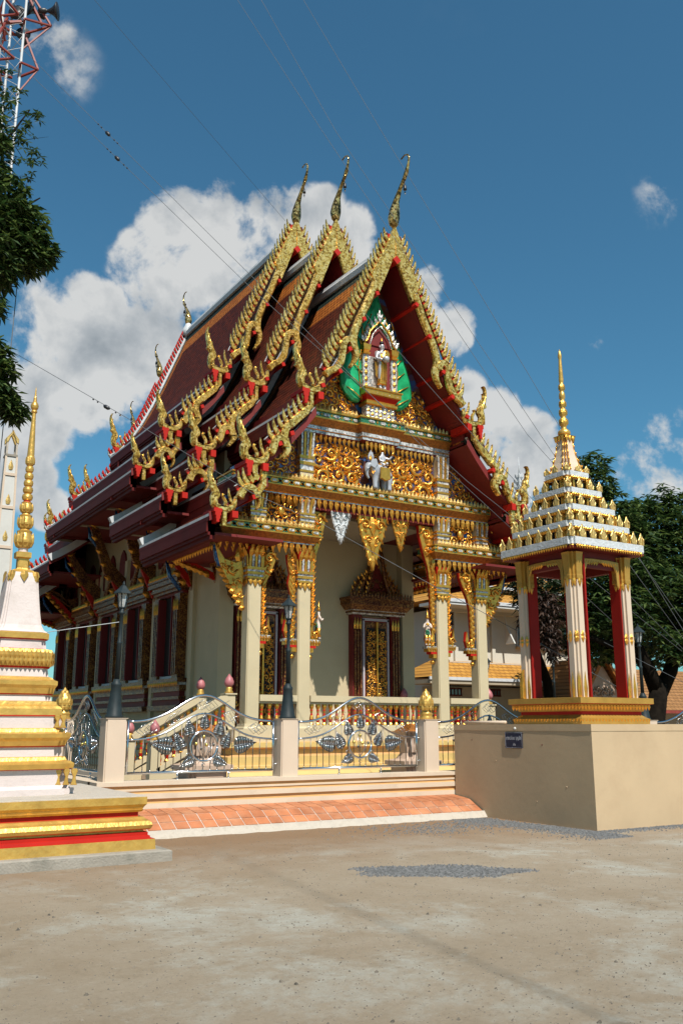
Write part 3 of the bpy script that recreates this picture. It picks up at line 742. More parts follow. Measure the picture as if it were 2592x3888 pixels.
# panel with scrolls above the main beam
m=MB()
m.box(XC-3.9,XC+3.9,YF+.10,YF+.4,7.30,7.55,'blue_mosaic')
def soffit_at(h,k=1):
    for S in (SEC[0],):
        for i in range(len(S)-1):
            if S[i][0]<=h<=S[i+1][0]:
                t=(h-S[i][0])/(S[i+1][0]-S[i][0]); return S[i][1]+(S[i+1][1]-S[i][1])*t-.2
    return 8.6
# blue ground of the whole pediment, following the roof lifts
pol=[(-2.62,7.3),(2.62,7.3),(2.62,9.0)]+[(h,z-.2) for h,z in reversed(SEC[0][:-1])]+[(-h,z-.2) for h,z in SEC[0][1:-1]]+[(-2.62,9.0)]
m.slab([(x,z) for x,z in pol],.06,'panel_ground',.1,O=(XC,YF+.16,0))
for s_ in (-1,1):
    m.slab([(s_*2.5,7.3),(s_*3.85,7.3),(s_*3.6,7.45),(s_*3.0,7.98),(s_*2.5,8.5)],.05,'panel_ground',.1,O=(XC,YF+.165,0))
    # light blue edging where the side panel meets the roof
    m.bar((XC+s_*3.8,YF+.05,7.38),(XC+s_*2.55,YF+.05,8.50),.03,.09,'blue_mosaic')
pan=part(m,'gable_panel',temple)
m=MB()
region_fill(m,lambda u,v:.40<u<1.86 and 7.42<v<8.50,(.40,1.86,7.42,8.5),(XC,YF+.10,0),(1,0,0),(0,0,1),.05,.21,900,'gold',5,mirror=0)
region_fill(m,lambda u,v:-.40<u<.40 and 8.25<v<8.5,(.0,.40,8.2,8.5),(XC,YF+.10,0),(1,0,0),(0,0,1),.05,.08,90,'gold',6,mirror=0)
region_fill(m,lambda u,v:2.28<u<3.5 and 7.40<v<8.5-(u-2.45)*.85,(2.28,3.5,7.4,8.5),(XC,YF+.12,0),(1,0,0),(0,0,1),.05,.13,600,'gold',8,mirror=0)
region_fill(m,lambda u,v:.62<u<2.2 and 9.32<v<soffit_at(abs(u))-.15 and v<10.75-(u-.62)*.62,(.62,2.2,9.32,10.6),(XC,YF+.10,0),(1,0,0),(0,0,1),.055,.13,800,'gold',9,mirror=0)
teeth(m,XC-1.86,XC+1.86,YF+.0,8.66,.24,.14,'gold',-1)
teeth(m,XC-.46,XC+.46,YF-.18,8.62,.26,.14,'gold',-1)
part(m,'scrollwork',pan)
for s_ in (-1,1): m=MB(); pil(m,XC+s_*2.08,7.33,8.64,w_=.17); part(m,'gable_pilaster',pan)
m=MB()
# upper beam: silver cornice below, gilt scale slope, lozenge band
for cx,hx,y0 in ((XC,2.30,YF-.02),(XC,.52,YF-.18)):
    z=8.62
    m.plan([(0,z),(.03,z+.03),(.03,z+.10),(.06,z+.12),(.06,z+.20),(.04,z+.22)],cx,(y0+YF+.4)/2,hx,(YF+.4-y0)/2,mats=['deep_red','silver_mosaic','gold','silver_mosaic','silver_mosaic'])
    m.plan([(.04,z+.22),(.16,z+.38),(.18,z+.38),(.18,z+.42),(.15,z+.43),(.15,z+.56),(.19,z+.57),(.19,z+.61),(0,z+.61)],cx,(y0+YF+.4)/2,hx,(YF+.4-y0)/2,mats=['gold_band','gold','gold','gold','green_mosaic','gold','gold','gold'])
    n=int(hx*2/.28)
    for i in range(n):
        x=cx-hx+2*hx*(i+.5)/n
        if hx>1 and abs(x-cx)<.60: continue
        m.slab([(-.10,0),(-.06,.04),(.06,.04),(.10,0),(.06,-.04),(-.06,-.04)],.02,'silver_mosaic',.5,O=(x,y0-.15,z+.495),back=False)
        m.slab([(-.03,0),(0,.045),(.03,0),(0,-.045)],.02,'gold',.5,O=(x+hx/n,y0-.15,z+.495),back=False)
teeth(m,XC-2.4,XC-.62,YF-.12,9.22,.19,.12,'pale_gold',1); teeth(m,XC+.62,XC+2.4,YF-.12,9.22,.19,.12,'pale_gold',1)
part(m,'upper_beam',temple)
# ---------------------------------------------------------------- shrine niche with bodhi leaf
m=MB()
LF=[(0,13.0),(.07,12.75),(.16,12.45),(.34,12.15),(.49,11.86),(.72,11.4),(.88,10.98),(1.0,10.6),(1.05,10.3),(1.03,10.05),(.9,9.85),(.72,9.7),(.55,9.68),(.45,9.8),(0,9.9)]
LF=[(a*1.06,z) for a,z in LF]
lf=LF+[(-x,z) for x,z in reversed(LF[:-1])][:-1]
m.slab(lf,.10,'leaf_green_enamel',.9,O=(XC,YF-.02,0))
for s_ in (-1,1):
    for i in range(7):
        z=9.85+i*.36; x=1.0-.08*i if i>1 else .96
        e=min(x, max(.3,1.02-(z-10.2)*.36)) 
        m.tube([(XC+s_*.50,YF-.14,z-.12+.0),(XC+s_*(.5+e)/2,YF-.16,z+.03),(XC+s_*e,YF-.13,z+.17)],[.02,.016,.008],5,'gold')
    m.tube([(XC+s_*.52,YF-.13,9.75),(XC+s_*.62,YF-.14,10.6),(XC+s_*.48,YF-.14,11.5),(XC+s_*.2,YF-.14,12.2)],.014,5,'gold')
lf_o=part(m,'bodhi_leaf',temple)
m=MB()
yb=YF-.22
m.box(XC-.44,XC+.44,yb,YF,9.22,9.62,'silver_mosaic')
for i in range(7):
    for j in range(4): m.leaf((XC-.38+i*.127,yb-.01,9.24+j*.09),(1,0,0),(0,0,1),.09,.10,'silver_mosaic' if (i+j)%2 else 'gold',d=.02)
m.plan([(.03,9.60),(.06,9.62),(.06,9.68)],XC,(yb+YF)/2,.42,.13,mt='gold')
m.plan([(.0,9.68),(.02,9.74),(.10,9.84),(.14,9.86),(.14,9.98),(.17,10.0),(.17,10.03)],XC,(yb+YF)/2,.42,.12,mats=['gold','red_paint','gold_band','gold','gold','gold'])
teeth(m,XC-.5,XC+.5,yb-.11,9.93,.08,.12,'silver_mosaic',-1)
m.box(XC-.46,XC+.46,YF-.14,YF-.08,10.03,11.35,'deep_red'); m.box(XC-.36,XC+.22,YF-.16,YF-.141,10.03,10.98,'silver_mosaic'); m.slab([(-.42,11.3),(.42,11.3),(.32,11.55),(.18,11.74),(0,11.90),(-.18,11.74),(-.32,11.55)],.03,'deep_red',.1,O=(XC,YF-.14,0))
for s_ in (-1,1):
    x=XC+s_*.44; m.box(x-.09,x+.09,yb,YF-.1,10.03,10.98,'silver_mosaic'); m.plan([(.02,10.98),(.04,11.02),(.0,11.05),(.03,11.10),(.05,11.24)],x,yb+.04,.07,.07,mt='gold')
    for j in range(5): m.leaf((x,yb-.01,10.06+j*.18),(1,0,0),(0,0,1),.15,.10,'gold',d=.03)
    arc=[(.46,11.20),(.50,11.30),(.42,11.36),(.36,11.48),(.33,11.62),(.22,11.76),(.10,11.88),(0,12.0)]
    m.tube([(XC+s_*a,yb-.02,z) for a,z in arc],[.035,.04,.035,.035,.035,.03,.03,.025],6,'gold')
    arc2=[(.36,11.2),(.29,11.42),(.24,11.58),(.13,11.72),(0,11.84)]
    m.tube([(XC+s_*a,yb-.04,z) for a,z in arc2],.018,5,'silver_mosaic')
    for i,(a,z) in enumerate(arc[1:]): m.leaf((XC+s_*a,yb-.02,z+.02),(s_ if s_>0 else 1,0,0),(s_*.4 if s_>0 else -.4,0,1),.22,.11,'silver_mosaic',d=.03)
m.lathe([(.06,11.95),(.045,12.05),(.03,12.2),(.0,12.42)],XC,yb,8,'silver_mosaic')
part(m,'niche',temple)
# ---------------------------------------------------------------- hanging pendants in the central opening
def pendant(m,x,w_,z0,z1,mt,y=YF+.08,tipmt=None):
    H=z0-z1
    m.slab([(-w_,z0),(w_,z0),(w_*.94,z0-.16*H),(w_*.74,z0-.40*H),(w_*.46,z0-.58*H),(w_*.40,z0-.72*H),(.0,z1),(-w_*.40,z0-.72*H),(-w_*.46,z0-.58*H),(-w_*.74,z0-.40*H),(-w_*.94,z0-.16*H)],.04,mt,.6,O=(x,y,0))
    for s_ in (-1,1):
        m.curl((x+s_*w_*.50,y-.05,z0-.16*H),(1,0,0),(0,0,1),w_*.34,0 if s_>0 else PI,s_,mt)
        m.curl((x+s_*w_*.26,y-.05,z0-.44*H),(1,0,0),(0,0,1),w_*.24,0 if s_>0 else PI,s_,mt)
        for i in range(7):
            t=i/7; zz=z0-t*H*.9; ww=w_*(1-.95*t*1.0)
            m.leaf((x+s_*ww*.96,y-.02,zz),(0,0,-s_) if 0 else (0,0,1) if s_<0 else (0,0,-1),(s_*.5,0,-1),.16*w_/.4,.12*w_/.4,mt,d=.04)
    m.leaf((x,y-.05,z0-.40*H),(-1,0,0),(0,0,-1),.32*H,w_*.42,mt,d=.07)
    m.leaf((x,y-.05,z0-.72*H),(-1,0,0),(0,0,-1),.27*H,w_*.36,tipmt or mt,d=.06)
    m.leaf((x,y-.05,z0-.02*H),(-1,0,0),(0,0,-1),.35*H,w_*.6,mt,d=.07)
for x,w_,z0,z1,mt,lab in ((XC-.10,.44,6.74,5.33,'gold','large central gilded pendant carving'),(XC-1.04,.27,6.74,5.92,'silver_relief','pale unpainted pendant carving'),(XC+.76,.25,6.74,5.90,'gold',None)):
    m=MB(); pendant(m,x,w_,z0,z1,mt); part(m,'pendant',temple,lab)
# scroll brackets running down the sides of the openings
def jamb_bracket(m,x,side,ztop,zbot,w0,w1,y=19.0):
    """side: direction into the opening (+1/-1)"""
    H=ztop-zbot
    L=[(0,ztop),(w0,ztop),(w0*.92,ztop-.10*H),(w0*.70,ztop-.22*H),(w1*1.5,ztop-.34*H),(w1,ztop-.48*H),(w1*.85,ztop-.80*H),(w1*.9,zbot+.30),(w1*1.5,zbot+.16),(w1*1.9,zbot+.50),(w1*2.25,zbot+.24),(w1*1.8,zbot+.03),(w1*1.0,zbot),(0,zbot)]
    m.slab([(side*u,v) for u,v in L],.05,'red_paint',.3,O=(x,y,0))
    m.slab([(side*(u*.93+.01),v) for u,v in L],.03,'gold',.6,O=(x,y-.05,0))
    m.bar((x+side*.03,y-.03,zbot),(x+side*.03,y-.03,ztop),.035,.10,'blue_mosaic')
    m.curl((x+side*w0*.52,y-.09,ztop-.07*H),(1,0,0),(0,0,1),w0*.34,0 if side>0 else PI,side,'gold')
    m.curl((x+side*w0*.40,y-.09,ztop-.20*H),(1,0,0),(0,0,1),w0*.26,0 if side>0 else PI,-side,'gold')
    n=int(H/.16)
    for i in range(n):
        t=(i+.5)/n; zz=ztop-t*H*.86; ww=w0*(1-t*3.2)+w1*t*3.2 if t<.31 else w1
        m.leaf((x+side*ww*.75,y-.05,zz-.05),(0,0,-1) if side>0 else (0,0,1),(side*.55,-.1,.9),.17,.12,'gold',d=.05)
        m.leaf((x+side*ww*.4,y-.08,zz),(-1,0,0),(0,0,-1),.16,.10,'gold',d=.05)
    m.curl((x+side*w1*1.3,y-.09,zbot+.16),(1,0,0),(0,0,1),.10,0,side,'gold')
    # corbel
    for a,b,r in ((0,.06,w1*2.2),(-.08,0,w1*1.9),(-.14,-.08,w1*1.3),(-.24,-.14,w1*.8)):
        x0,x1=sorted((x,x+side*r)); m.box(x0,x1,y-.10,y+.10,zbot+a,zbot+b,{0:'silver_mosaic',-.14:'red_paint'}.get(a,'gold'))
    teeth(m,min(x,x+side*w1*2.2),max(x,x+side*w1*2.2),y-.11,zbot+.04,.12,.08,'gold',-1)
    m.ball((x+side*w1*.5,y,zbot-.34),.06,'gold',8,5)
for o,side,zt,zb,w0,w1 in ((-3.19,1,5.55,3.55,.46,.13),(-2.22,-1,5.55,3.50,.26,.15),(-1.88,1,6.70,3.50,.50,.14),(1.88,-1,6.70,3.50,.50,.14),(2.22,1,5.55,3.55,.24,.13),(3.19,-1,5.55,3.50,.50,.15)):
    m=MB(); jamb_bracket(m,XC+o,side,zt,zb,w0,w1); part(m,'carved_bracket',temple)
# winged brackets carrying the eaves outward from the corner columns and along the flanks
def eave_bracket(m,x,y,side,z0,z1,out,wid=.30,lit=True):
    """from (x,z0) on the wall up and outwards to (x+side*out,z1)"""
    H=z1-z0
    L=[(0,0),(.06,.30),(.02,.55),(.10,.74),(.30,.70),(.62,.74),(1.0,1.0),(.92,.86),(.80,.64),(.66,.50),(.42,.28),(.20,.08)]
    pts=[(side*u*out,z0+v*H) for u,v in L]
    m.slab(pts,.05,'gold',.6,O=(x,y,0))
    m.tube([(x+side*.72*out,y,z0+.56*H),(x+side*.86*out,y,z0+.72*H),(x+side*.93*out,y,z0+.90*H),(x+side*1.02*out,y,z0+1.05*H)],[.04,.05,.045,.03],6,'blue_mosaic')
    m.curl((x+side*.42*out,y-.06,z0+.58*H),(1,0,0),(0,0,1),.12,0,side,'gold')
    m.curl((x+side*.26*out,y-.06,z0+.38*H),(1,0,0),(0,0,1),.10,0,-side,'gold'); m.curl((x+side*.62*out,y-.06,z0+.63*H),(1,0,0),(0,0,1),.08,0,side,'gold'); m.curl((x+side*.13*out,y-.06,z0+.20*H),(1,0,0),(0,0,1),.07,0,side,'gold')
    m.leaf((x+side*.16*out,y,z0+.70*H),(0,0,-1) if 0 else (1,0,0),(side*.2,0,1),.38*H*.6,.20,'gold',d=.06)
    for i in range(8):
        t=i/8; m.leaf((x+side*(t*.82)*out,y-.03,z0+(.02+t*.62)*H),(0,0,1) if side<0 else (0,0,-1),(side*.8,0,-.15+.3*t),.16,.14,'gold',d=.05)
    for i in range(6):
        a=i/6*2*PI; m.leaf((x+side*1.0*out,y,z0+1.0*H),(0,1,0),(math.cos(a)*.5,0,-abs(math.sin(a))),.20,.12,'pale_gold',d=.04)
for sgn in (-1,1):
    m=MB(); eave_bracket(m,XC+sgn*3.56,19.0,sgn,4.18,5.72,.82); part(m,'eave_bracket',temple)
def flank_bracket(m,side,y,z1):
    xw=XC+side*3.02
    xe=XC+side*4.35
    m.bar((xw,y,5.35),(xe,y,z1),.10,.16,'red_paint')
    m.bar((xw+side*.05,y-.02,5.75),(xe,y-.02,z1-.05),.14,.05,'gilt_lacquer')
    m.slab([(side*0,5.2),(side*.20,5.9),(side*.75,6.4),(side*1.38,z1),(side*1.10,z1-.05),(side*.5,6.75 if z1>7 else 6.2),(0,6.3)],.06,'gilt_lacquer',.4,O=(xw,y,0))
    m.tube([(xw+side*.95,y,z1-.95),(xw+side*1.25,y,z1-.62),(xw+side*1.35,y,z1-.2)],[.05,.06,.03],6,'blue_mosaic')
    for i in range(6):
        t=i/6; m.leaf((xw+side*(.2+t*1.0),y-.05,5.4+t*(z1-5.6)),(0,0,1) if side<0 else (0,0,-1),(side,0,.2),.22,.2,'gold',d=.05)
    m.curl((xw+side*1.2,y-.06,z1-.1),(1,0,0),(0,0,1),.16,0,side,'gold')
for side in (-1,1):
    for y,z in ((21.9,5.9),(23.5,6.95),(26.4,8.15),(29.2,8.15),(31.95,7.6),(34.7,6.6),(37.2,5.9)):
        m=MB(); flank_bracket(m,side,y,z); part(m,'eave_bracket',temple)
# ceilings and cross beams under the eaves
for side in (-1,1):
    for y,z in ((20.2,5.72),(22.1,5.72),(24.2,6.72),(26.4,7.9),(29.2,7.9),(32.0,7.9),(34.5,6.8),(37.3,5.72)):
        x0,x1=sorted((XC+side*2.9,XC+side*4.75)); m=MB(); m.box(x0,x1,y-.09,y+.09,z,z+.14,'far_beige'); part(m,'eave_beam',temple)
m=MB()
m.box(XC-4.0,XC+4.0,19.3,21.74,6.75,6.85,'deep_red')
m.box(XC-1.84,XC+1.84,19.3,21.72,6.66,6.75,'far_beige')
part(m,'ceiling',temple)
# ---------------------------------------------------------------- doors
def door(x,yw):
    d=MB(); z0=1.44
    d.box(x-.44,x+.44,yw-.10,yw+.05,z0,4.55,'red_paint'); 
    d.box(x-.40,x+.40,yw-.16,yw-.09,z0,4.50,'red_paint')
    for s_ in (-1,1):
        d.box(x+s_*.41-.028,x+s_*.41+.028,yw-.20,yw-.10,z0,4.5,'skin_white')
    d.box(x-.44,x+.44,yw-.20,yw-.10,4.45,4.52,'skin_white')
    for s_ in (-1,1):
        px=x+s_*.64
        d.box(px-.15,px+.15,yw-.22,yw,z0,4.62,'deep_red')
        for q in (-.09,0,.09): d.bar((px+q,yw-.24,z0),(px+q,yw-.24,4.2),.045,.06,'gilt_lacquer',up=(0,1,0))
        teeth(d,px-.14,px+.14,yw-.25,4.2,.34,.09,'gold',1)
        d.plan([(.02,z0),(.02,z0+.3),(.05,z0+.34),(0,z0+.4)],px,yw-.12,.16,.13,mt='gilt_lacquer')
        d.curl((px+s_*.12,yw-.26,z0+.7),(1,0,0),(0,0,1),.09,0,s_,'gold')
    df=part(d,'door',temple)
    d=MB()
    for s_ in (-1,1):
        cx=x+s_*.185
        d.box(cx-.165,cx+.165,yw-.20,yw-.15,z0+.02,4.42,'gilt_lacquer')
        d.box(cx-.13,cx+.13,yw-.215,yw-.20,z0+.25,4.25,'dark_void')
        region_fill(d,lambda u,v:abs(u-cx)<.14 and 1.7<v<4.2,(cx-.14,cx+.14,1.7,4.2),(0,yw-.22,0),(1,0,0),(0,0,1),.04,.075,160,'gold',int(x*10)+s_)
        d.ball((cx,yw-.22,1.75),(.12,.05,.16),'gold'); d.ball((cx,yw-.22,2.05),(.10,.05,.22),'gilt_lacquer')
    d.bar((x,yw-.24,z0),(x,yw-.24,4.42),.05,.05,'gold',up=(0,1,0))
    part(d,'door_leaf',df)
    d=MB()
    d.plan([(0,4.60),(.03,4.64),(.03,4.70),(.06,4.72),(.18,4.86),(.20,4.86),(.20,4.98),(.23,5.0),(.23,5.06),(0,5.06)],x,yw-.15,.86,.18,mats=['silver_mosaic','gilt_lacquer','silver_mosaic','gilt_lacquer','gilt_lacquer','gilt_lacquer','gilt_lacquer','gilt_lacquer','gilt_lacquer'])
    teeth(d,x-1.05,x+1.05,yw-.5,5.05,.20,.10,'gilt_lacquer',1)
    for w_,zt,yy in ((.80,6.05,.0),(.60,6.45,-.06),(.38,6.70,-.12)):
        for s_ in (-1,1):
            pts=[(s_*w_,5.08),(s_*w_*.92,5.35),(s_*w_*.62,5.75-.1),(s_*w_*.35,zt-.35),(0,zt)]
            d.tube([(x+a,yw-.2+yy,z) for a,z in pts],[.07,.06,.055,.05,.02],6,'gilt_lacquer')
            for i in range(8):
                t=(i+.5)/8*3.99; q=int(t); f=t-q; a=pts[q][0]+(pts[q+1][0]-pts[q][0])*f; z=pts[q][1]+(pts[q+1][1]-pts[q][1])*f
                d.leaf((x+a,yw-.22+yy,z),(1,0,0),(s_*.5,0,1),.16,.08,'gold',d=.03)
    d.slab([(-.42,5.08),(.42,5.08),(.34,5.5),(0,6.2),(-.34,5.5)],.05,'deep_red',.2,O=(x,yw-.18,0))
    region_fill(d,lambda u,v:abs(u)<.30 and 5.15<v<5.8-abs(u),(-.3,.3,5.15,5.8),(x,yw-.24,0),(1,0,0),(0,0,1),.05,.10,60,'gilt_lacquer',3,mirror=0)
    part(d,'door_crown',df)
    return df
door(XC-1.78,21.75); door(XC+1.78,21.75)
# ---------------------------------------------------------------- flank windows (built once, then copied)
def window_parts(side):
    xs=BX0 if side<0 else BX1; s_=side; Y=24.95
    X=lambda o:xs+s_*o
    def bx(m,o0,o1,y0,y1,z0,z1,mt): a,b=sorted((X(o0),X(o1))); m.box(a,b,Y+y0,Y+y1,z0,z1,mt)
    f=MB()
    for q in (-1,1):
        c=q*.78
        bx(f,0,.24,c-.20,c+.20,2.85,5.2,'gilt_lacquer')
        for t in (-.12,0,.12): f.bar((X(.26),Y+c+t,2.95),(X(.26),Y+c+t,4.75),.05,.05,'gilt_lacquer')
        for t in range(4): f.leaf((X(.27),Y+c-.15+t*.10,4.72),(0,-1 if s_<0 else 1,0),(0,0,1),.36,.10,'gold',d=.03)
        bx(f,.0,.20,c-q*.20-.03,c-q*.20+.03,2.85,5.2,'gilt_lacquer') if q>0 else None
        bx(f,.02,.16,q*.55-.03,q*.55+.03,2.9,5.15,'ridge_white')
    bx(f,.02,.16,-.55,.55,2.86,2.93,'ridge_white')
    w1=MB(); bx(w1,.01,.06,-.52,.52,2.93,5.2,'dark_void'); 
    for q in (-1,1):    # shutters folded open against the reveal
        bx(w1,.02,.30,q*.52-.02,q*.52+.02,2.95,5.15,'deep_red')
    bx(w1,.04,.09,-.50,-.05,2.95,5.1,'deep_red')
    c=MB()
    st=[(.16,5.20,5.28,'deep_red',1.12),(.26,5.28,5.36,'gilt_lacquer',1.18),(.34,5.36,5.44,'gilt_lacquer',1.22),(.30,5.44,5.49,'silver_mosaic',1.2),(.42,5.49,5.60,'gilt_lacquer',1.28),(.38,5.60,5.64,'gilt_lacquer',1.25),(.42,5.64,5.70,'gilt_lacquer',1.3)]
    for o,a,b,mt,hw in st: bx(c,0,o,-hw+.12,hw-.12,a,b,mt)
    for i in range(20): c.leaf((X(.40),Y-1.1+i*.115,5.69),(0,-1 if s_<0 else 1,0),(0,0,1),.16,.11,'gold',d=.03)
    for w_,zt in ((.85,6.6),(.55,7.0)):
        for q in (-1,1):
            c.tube([(X(.16),Y+q*w_,5.7),(X(.16),Y+q*w_*.7,6.1),(X(.16),Y+q*w_*.3,zt-.3),(X(.16),Y,zt)],[.07,.07,.06,.02],5,'gilt_lacquer')
    s=MB()
    st=[(.30,2.74,2.85,'gilt_lacquer',1.18),(.24,2.66,2.74,'silver_mosaic',1.12),(.20,2.5,2.66,'gilt_lacquer',1.08),(.16,2.36,2.5,'deep_red',1.0),(.22,2.28,2.36,'gilt_lacquer',1.1),(.16,2.12,2.28,'deep_red',1.05),(.28,1.98,2.12,'gilt_lacquer',1.15)]
    for o,a,b,mt,hw in st: bx(s,0,o,-hw,hw,a,b,mt)
    for i in range(16): s.leaf((X(.29),Y-1.1+i*.145,2.76),(0,1 if s_<0 else -1,0),(0,0,-1),.14,.14,'gold',d=.03)
    return f,w1,c,s
for side in (-1,1):
    f,w1,c,s=window_parts(side)
    fo=part(f,'window',temple); a=part(w1,'shutter',fo); b=part(c,'window_crown',fo); d=part(s,'window_sill',fo)
    for i in range(1,5):
        n=fo.copy(); COL.objects.link(n); n.location=(0,i*2.75,0)
        for ch in (a,b,d):
            q=ch.copy(); COL.objects.link(q); q.parent=n
# ---------------------------------------------------------------- balustrade and stair
def baluster_row(m,p,q,n,h,mt='gold'):
    for i in range(n):
        t=(i+.5)/n; x=p[0]+(q[0]-p[0])*t;y=p[1]+(q[1]-p[1])*t;z=p[2]+(q[2]-p[2])*t
        m.lathe([(.045,z),(.05,z+.05*h),(.03,z+.12*h),(.055,z+.28*h),(.035,z+.45*h),(.022,z+.55*h),(.035,z+.66*h),(.03,z+.72*h),(.06,z+.86*h),(.055,z+.97*h)],x,y,8,mats=['gold','gold','red_paint','gold','red_paint','gold','red_paint','gold','gold'],smooth=False)
def balustrade(segs,name='balustrade'):
    for p,q in segs:
        r=MB(); p=Vector(p);q=Vector(q); L=(q-p).length
        up=Vector((0,0,1))
        r.bar(tuple(p+up*.69),tuple(q+up*.69),.24,.14,'cream_wall'); r.bar(tuple(p+up*.60),tuple(q+up*.60),.15,.06,'cream_wall')
        r.bar(tuple(p+up*.04),tuple(q+up*.04),.22,.10,'cream_wall')
        ro=part(r,name,temple); n=max(2,int(L/.165)); first=None
        for i in range(n):
            t=(i+.5)/n; d_=(q-p)*t
            if first is None:
                b=MB(); d0=d_; baluster_row(b,tuple(p+d_+up*.09),tuple(p+d_+up*.09),1,.49); first=part(b,'baluster',ro)
            else:
                c=first.copy(); COL.objects.link(c); c.location=d_-d0
balustrade([((XC-3.19,18.92,1.50),(XC-2.22,18.92,1.50)),((XC-1.88,18.92,1.50),(XC+1.88,18.92,1.50)),((XC+2.22,18.92,1.50),(XC+3.19,18.92,1.50)),
            ((XC+3.40,19.2,1.50),(XC+3.40,21.6,1.50))])
balustrade([((7.05,18.95,.62),(8.62,18.95,1.50)),((7.05,20.55,.62),(8.62,20.55,1.50))],'stair_rail')
s=MB()
for i in range(8):
    s.box(6.75+i*.27,8.95,19.08,20.42,.08+i*.17 if i else .05,.22+i*.17,'stone_pink' if i%2 else 'cream_post')
for y in (18.95,20.55):
    s.add([(6.9,y-.08,.2),(8.9,y-.08,.2),(8.9,y-.08,1.48),(7.0,y-.08,.55),(6.9,y+.08,.2),(8.9,y+.08,.2),(8.9,y+.08,1.48),(7.0,y+.08,.55)],[(0,1,2,3),(7,6,5,4),(3,2,6,7),(0,3,7,4)],'cream_wall')
part(s,'staircase',temple)
def newel(x,y,z0,z1):
    m=MB(); m.box(x-.11,x+.11,y-.11,y+.11,z0,z1,'cream_wall'); m.plan([(.03,z1),(.03,z1+.03)],x,y,.11,.11,mt='cream_wall')
    m.lathe([(.09,z1+.03),(.10,z1+.06),(.07,z1+.10),(.08,z1+.14),(.06,z1+.17)],x,y,10,'gold_paint')
    o=part(m,'newel',temple)
    m=MB(); m.lathe([(.06,z1+.16),(.105,z1+.22),(.11,z1+.28),(.08,z1+.36),(.04,z1+.41),(.004,z1+.46)],x,y,10,'lotus_pink')
    part(m,'lotus_bud',o)
for x,y,z0,z1 in ((7.0,18.95,.2,1.25),(7.0,20.55,.2,1.25),(8.68,18.95,1.2,2.25),(8.68,20.55,1.2,2.25),(XC+3.9,19.3,1.2,2.1),(XC+3.9,21.4,1.2,2.1),(XC+2.6,21.4,1.3,2.15)):
    newel(x,y,z0,z1)
# ---------------------------------------------------------------- figures that stand on or in the temple
def body_skin(name,verts,edges,radii,material,sub=1,parent=None,loc=None):
    me=bpy.data.meshes.new(name); me.from_pydata(verts,edges,[]); 
    o=bpy.data.objects.new(name,me); COL.objects.link(o)
    md=o.modifiers.new('skin','SKIN'); 
    if not me.skin_vertices: 
        bpy.context.view_layer.objects.active=o
        with bpy.context.temp_override(object=o,active_object=o): bpy.ops.mesh.customdata_skin_add()
    for i,r in enumerate(radii):
        r=r if isinstance(r,tuple) else (r,r); me.skin_vertices[0].data[i].radius=r
    me.skin_vertices[0].data[0].use_root=True
    ss=o.modifiers.new('sub','SUBSURF'); ss.levels=sub; ss.render_levels=sub
    me.materials.append(MATS[material])
    return o
def figure(verts,edges,radii,material,name,sub=2):
    """grow one continuous body from a joint skeleton and freeze it to a mesh"""
    o=body_skin(name,verts,edges,radii,material,sub)
    dg=bpy.context.evaluated_depsgraph_get(); ev=o.evaluated_get(dg)
    me=bpy.data.meshes.new_from_object(ev); me.materials.clear(); me.materials.append(MATS[material])
    for p in me.polygons: p.use_smooth=True
    n=bpy.data.objects.new(name,me); bpy.data.objects.remove(o); COL.objects.link(n); return n
# standing alms-bowl statue
SY=YF-.30; SZ=10.04
def standing_statue():
    V=[(0,0,.62),(0,.0,.78),(0,0,.95),(0,0,1.06),(0,-.01,1.12),(0,-.02,1.20),(0,-.015,1.27),   # pelvis..head
       (.14,0,1.02),(.185,-.02,.84),(.07,-.15,.78),(-.14,0,1.02),(-.185,-.02,.84),(-.07,-.15,.78),
       (.055,0,.50),(.06,0,.27),(.06,.0,.06),(.06,-.06,.02),(-.055,0,.50),(-.06,0,.27),(-.06,0,.06),(-.06,-.06,.02)]
    E=[(0,1),(1,2),(2,3),(3,4),(4,5),(5,6),(2,7),(7,8),(8,9),(2,10),(10,11),(11,12),(0,13),(13,14),(14,15),(15,16),(0,17),(17,18),(18,19),(19,20)]
    R=[.12,.105,.125,.05,.045,.078,.06,.055,.045,.036,.055,.045,.036,.085,.06,.04,.03,.085,.06,.04,.03]
    V=[(XC+x,SY+y,SZ+z) for x,y,z in V]
    return figure(V,E,R,'silver_skin','statue')
st=standing_statue(); tag(st,'silver and gold standing figure holding an alms bowl in the gable niche','statue')
m=MB()
x,y,z=XC,SY,SZ
# robe: long pleated skirt and shawl over one shoulder
rings=[]
for hz,rx,ry in ((.13,.13,.09),(.16,.145,.10),(.30,.115,.09),(.48,.12,.10),(.62,.125,.11),(.80,.120,.105),(.90,.135,.11),(.98,.14,.11)):
    rings.append([(x+rx*math.cos(a)*(1+.05*math.cos(6*a)),y+ry*math.sin(a),z+hz) for a in [2*PI*k/18 for k in range(18)]])
m.smrings(rings,'gold')
m.slab([(-.10,.80),(.16,.80),(.19,1.0),(.12,1.09),(.04,1.07),(-.04,.95)],.05,'gold',.9,O=(x,y-.085,z))
m.slab([(-.13,.78),(-.19,.76),(-.175,.40),(-.13,.34)],.02,'gold',.7,O=(x,y+.03,z))
for q in (-.06,0,.06): m.bar((x+q,y-.12,z+.2),(x+q,y-.125,z+.72),.012,.02,'gold')
part(m,'robe',st)
m=MB(); m.lathe([(.03,z+.70),(.08,z+.74),(.10,z+.80),(.085,z+.85),(.07,z+.84)],x,y-.19,12,'silver_skin'); part(m,'alms_bowl',st)
m=MB(); m.ball((x,y+.0,z+1.31),(.062,.062,.045),'horn_black',10,6); m.lathe([(.03,z+1.34),(.02,z+1.38),(.012,z+1.42),(.002,z+1.48)],x,y,8,'gold'); part(m,'hair',st)
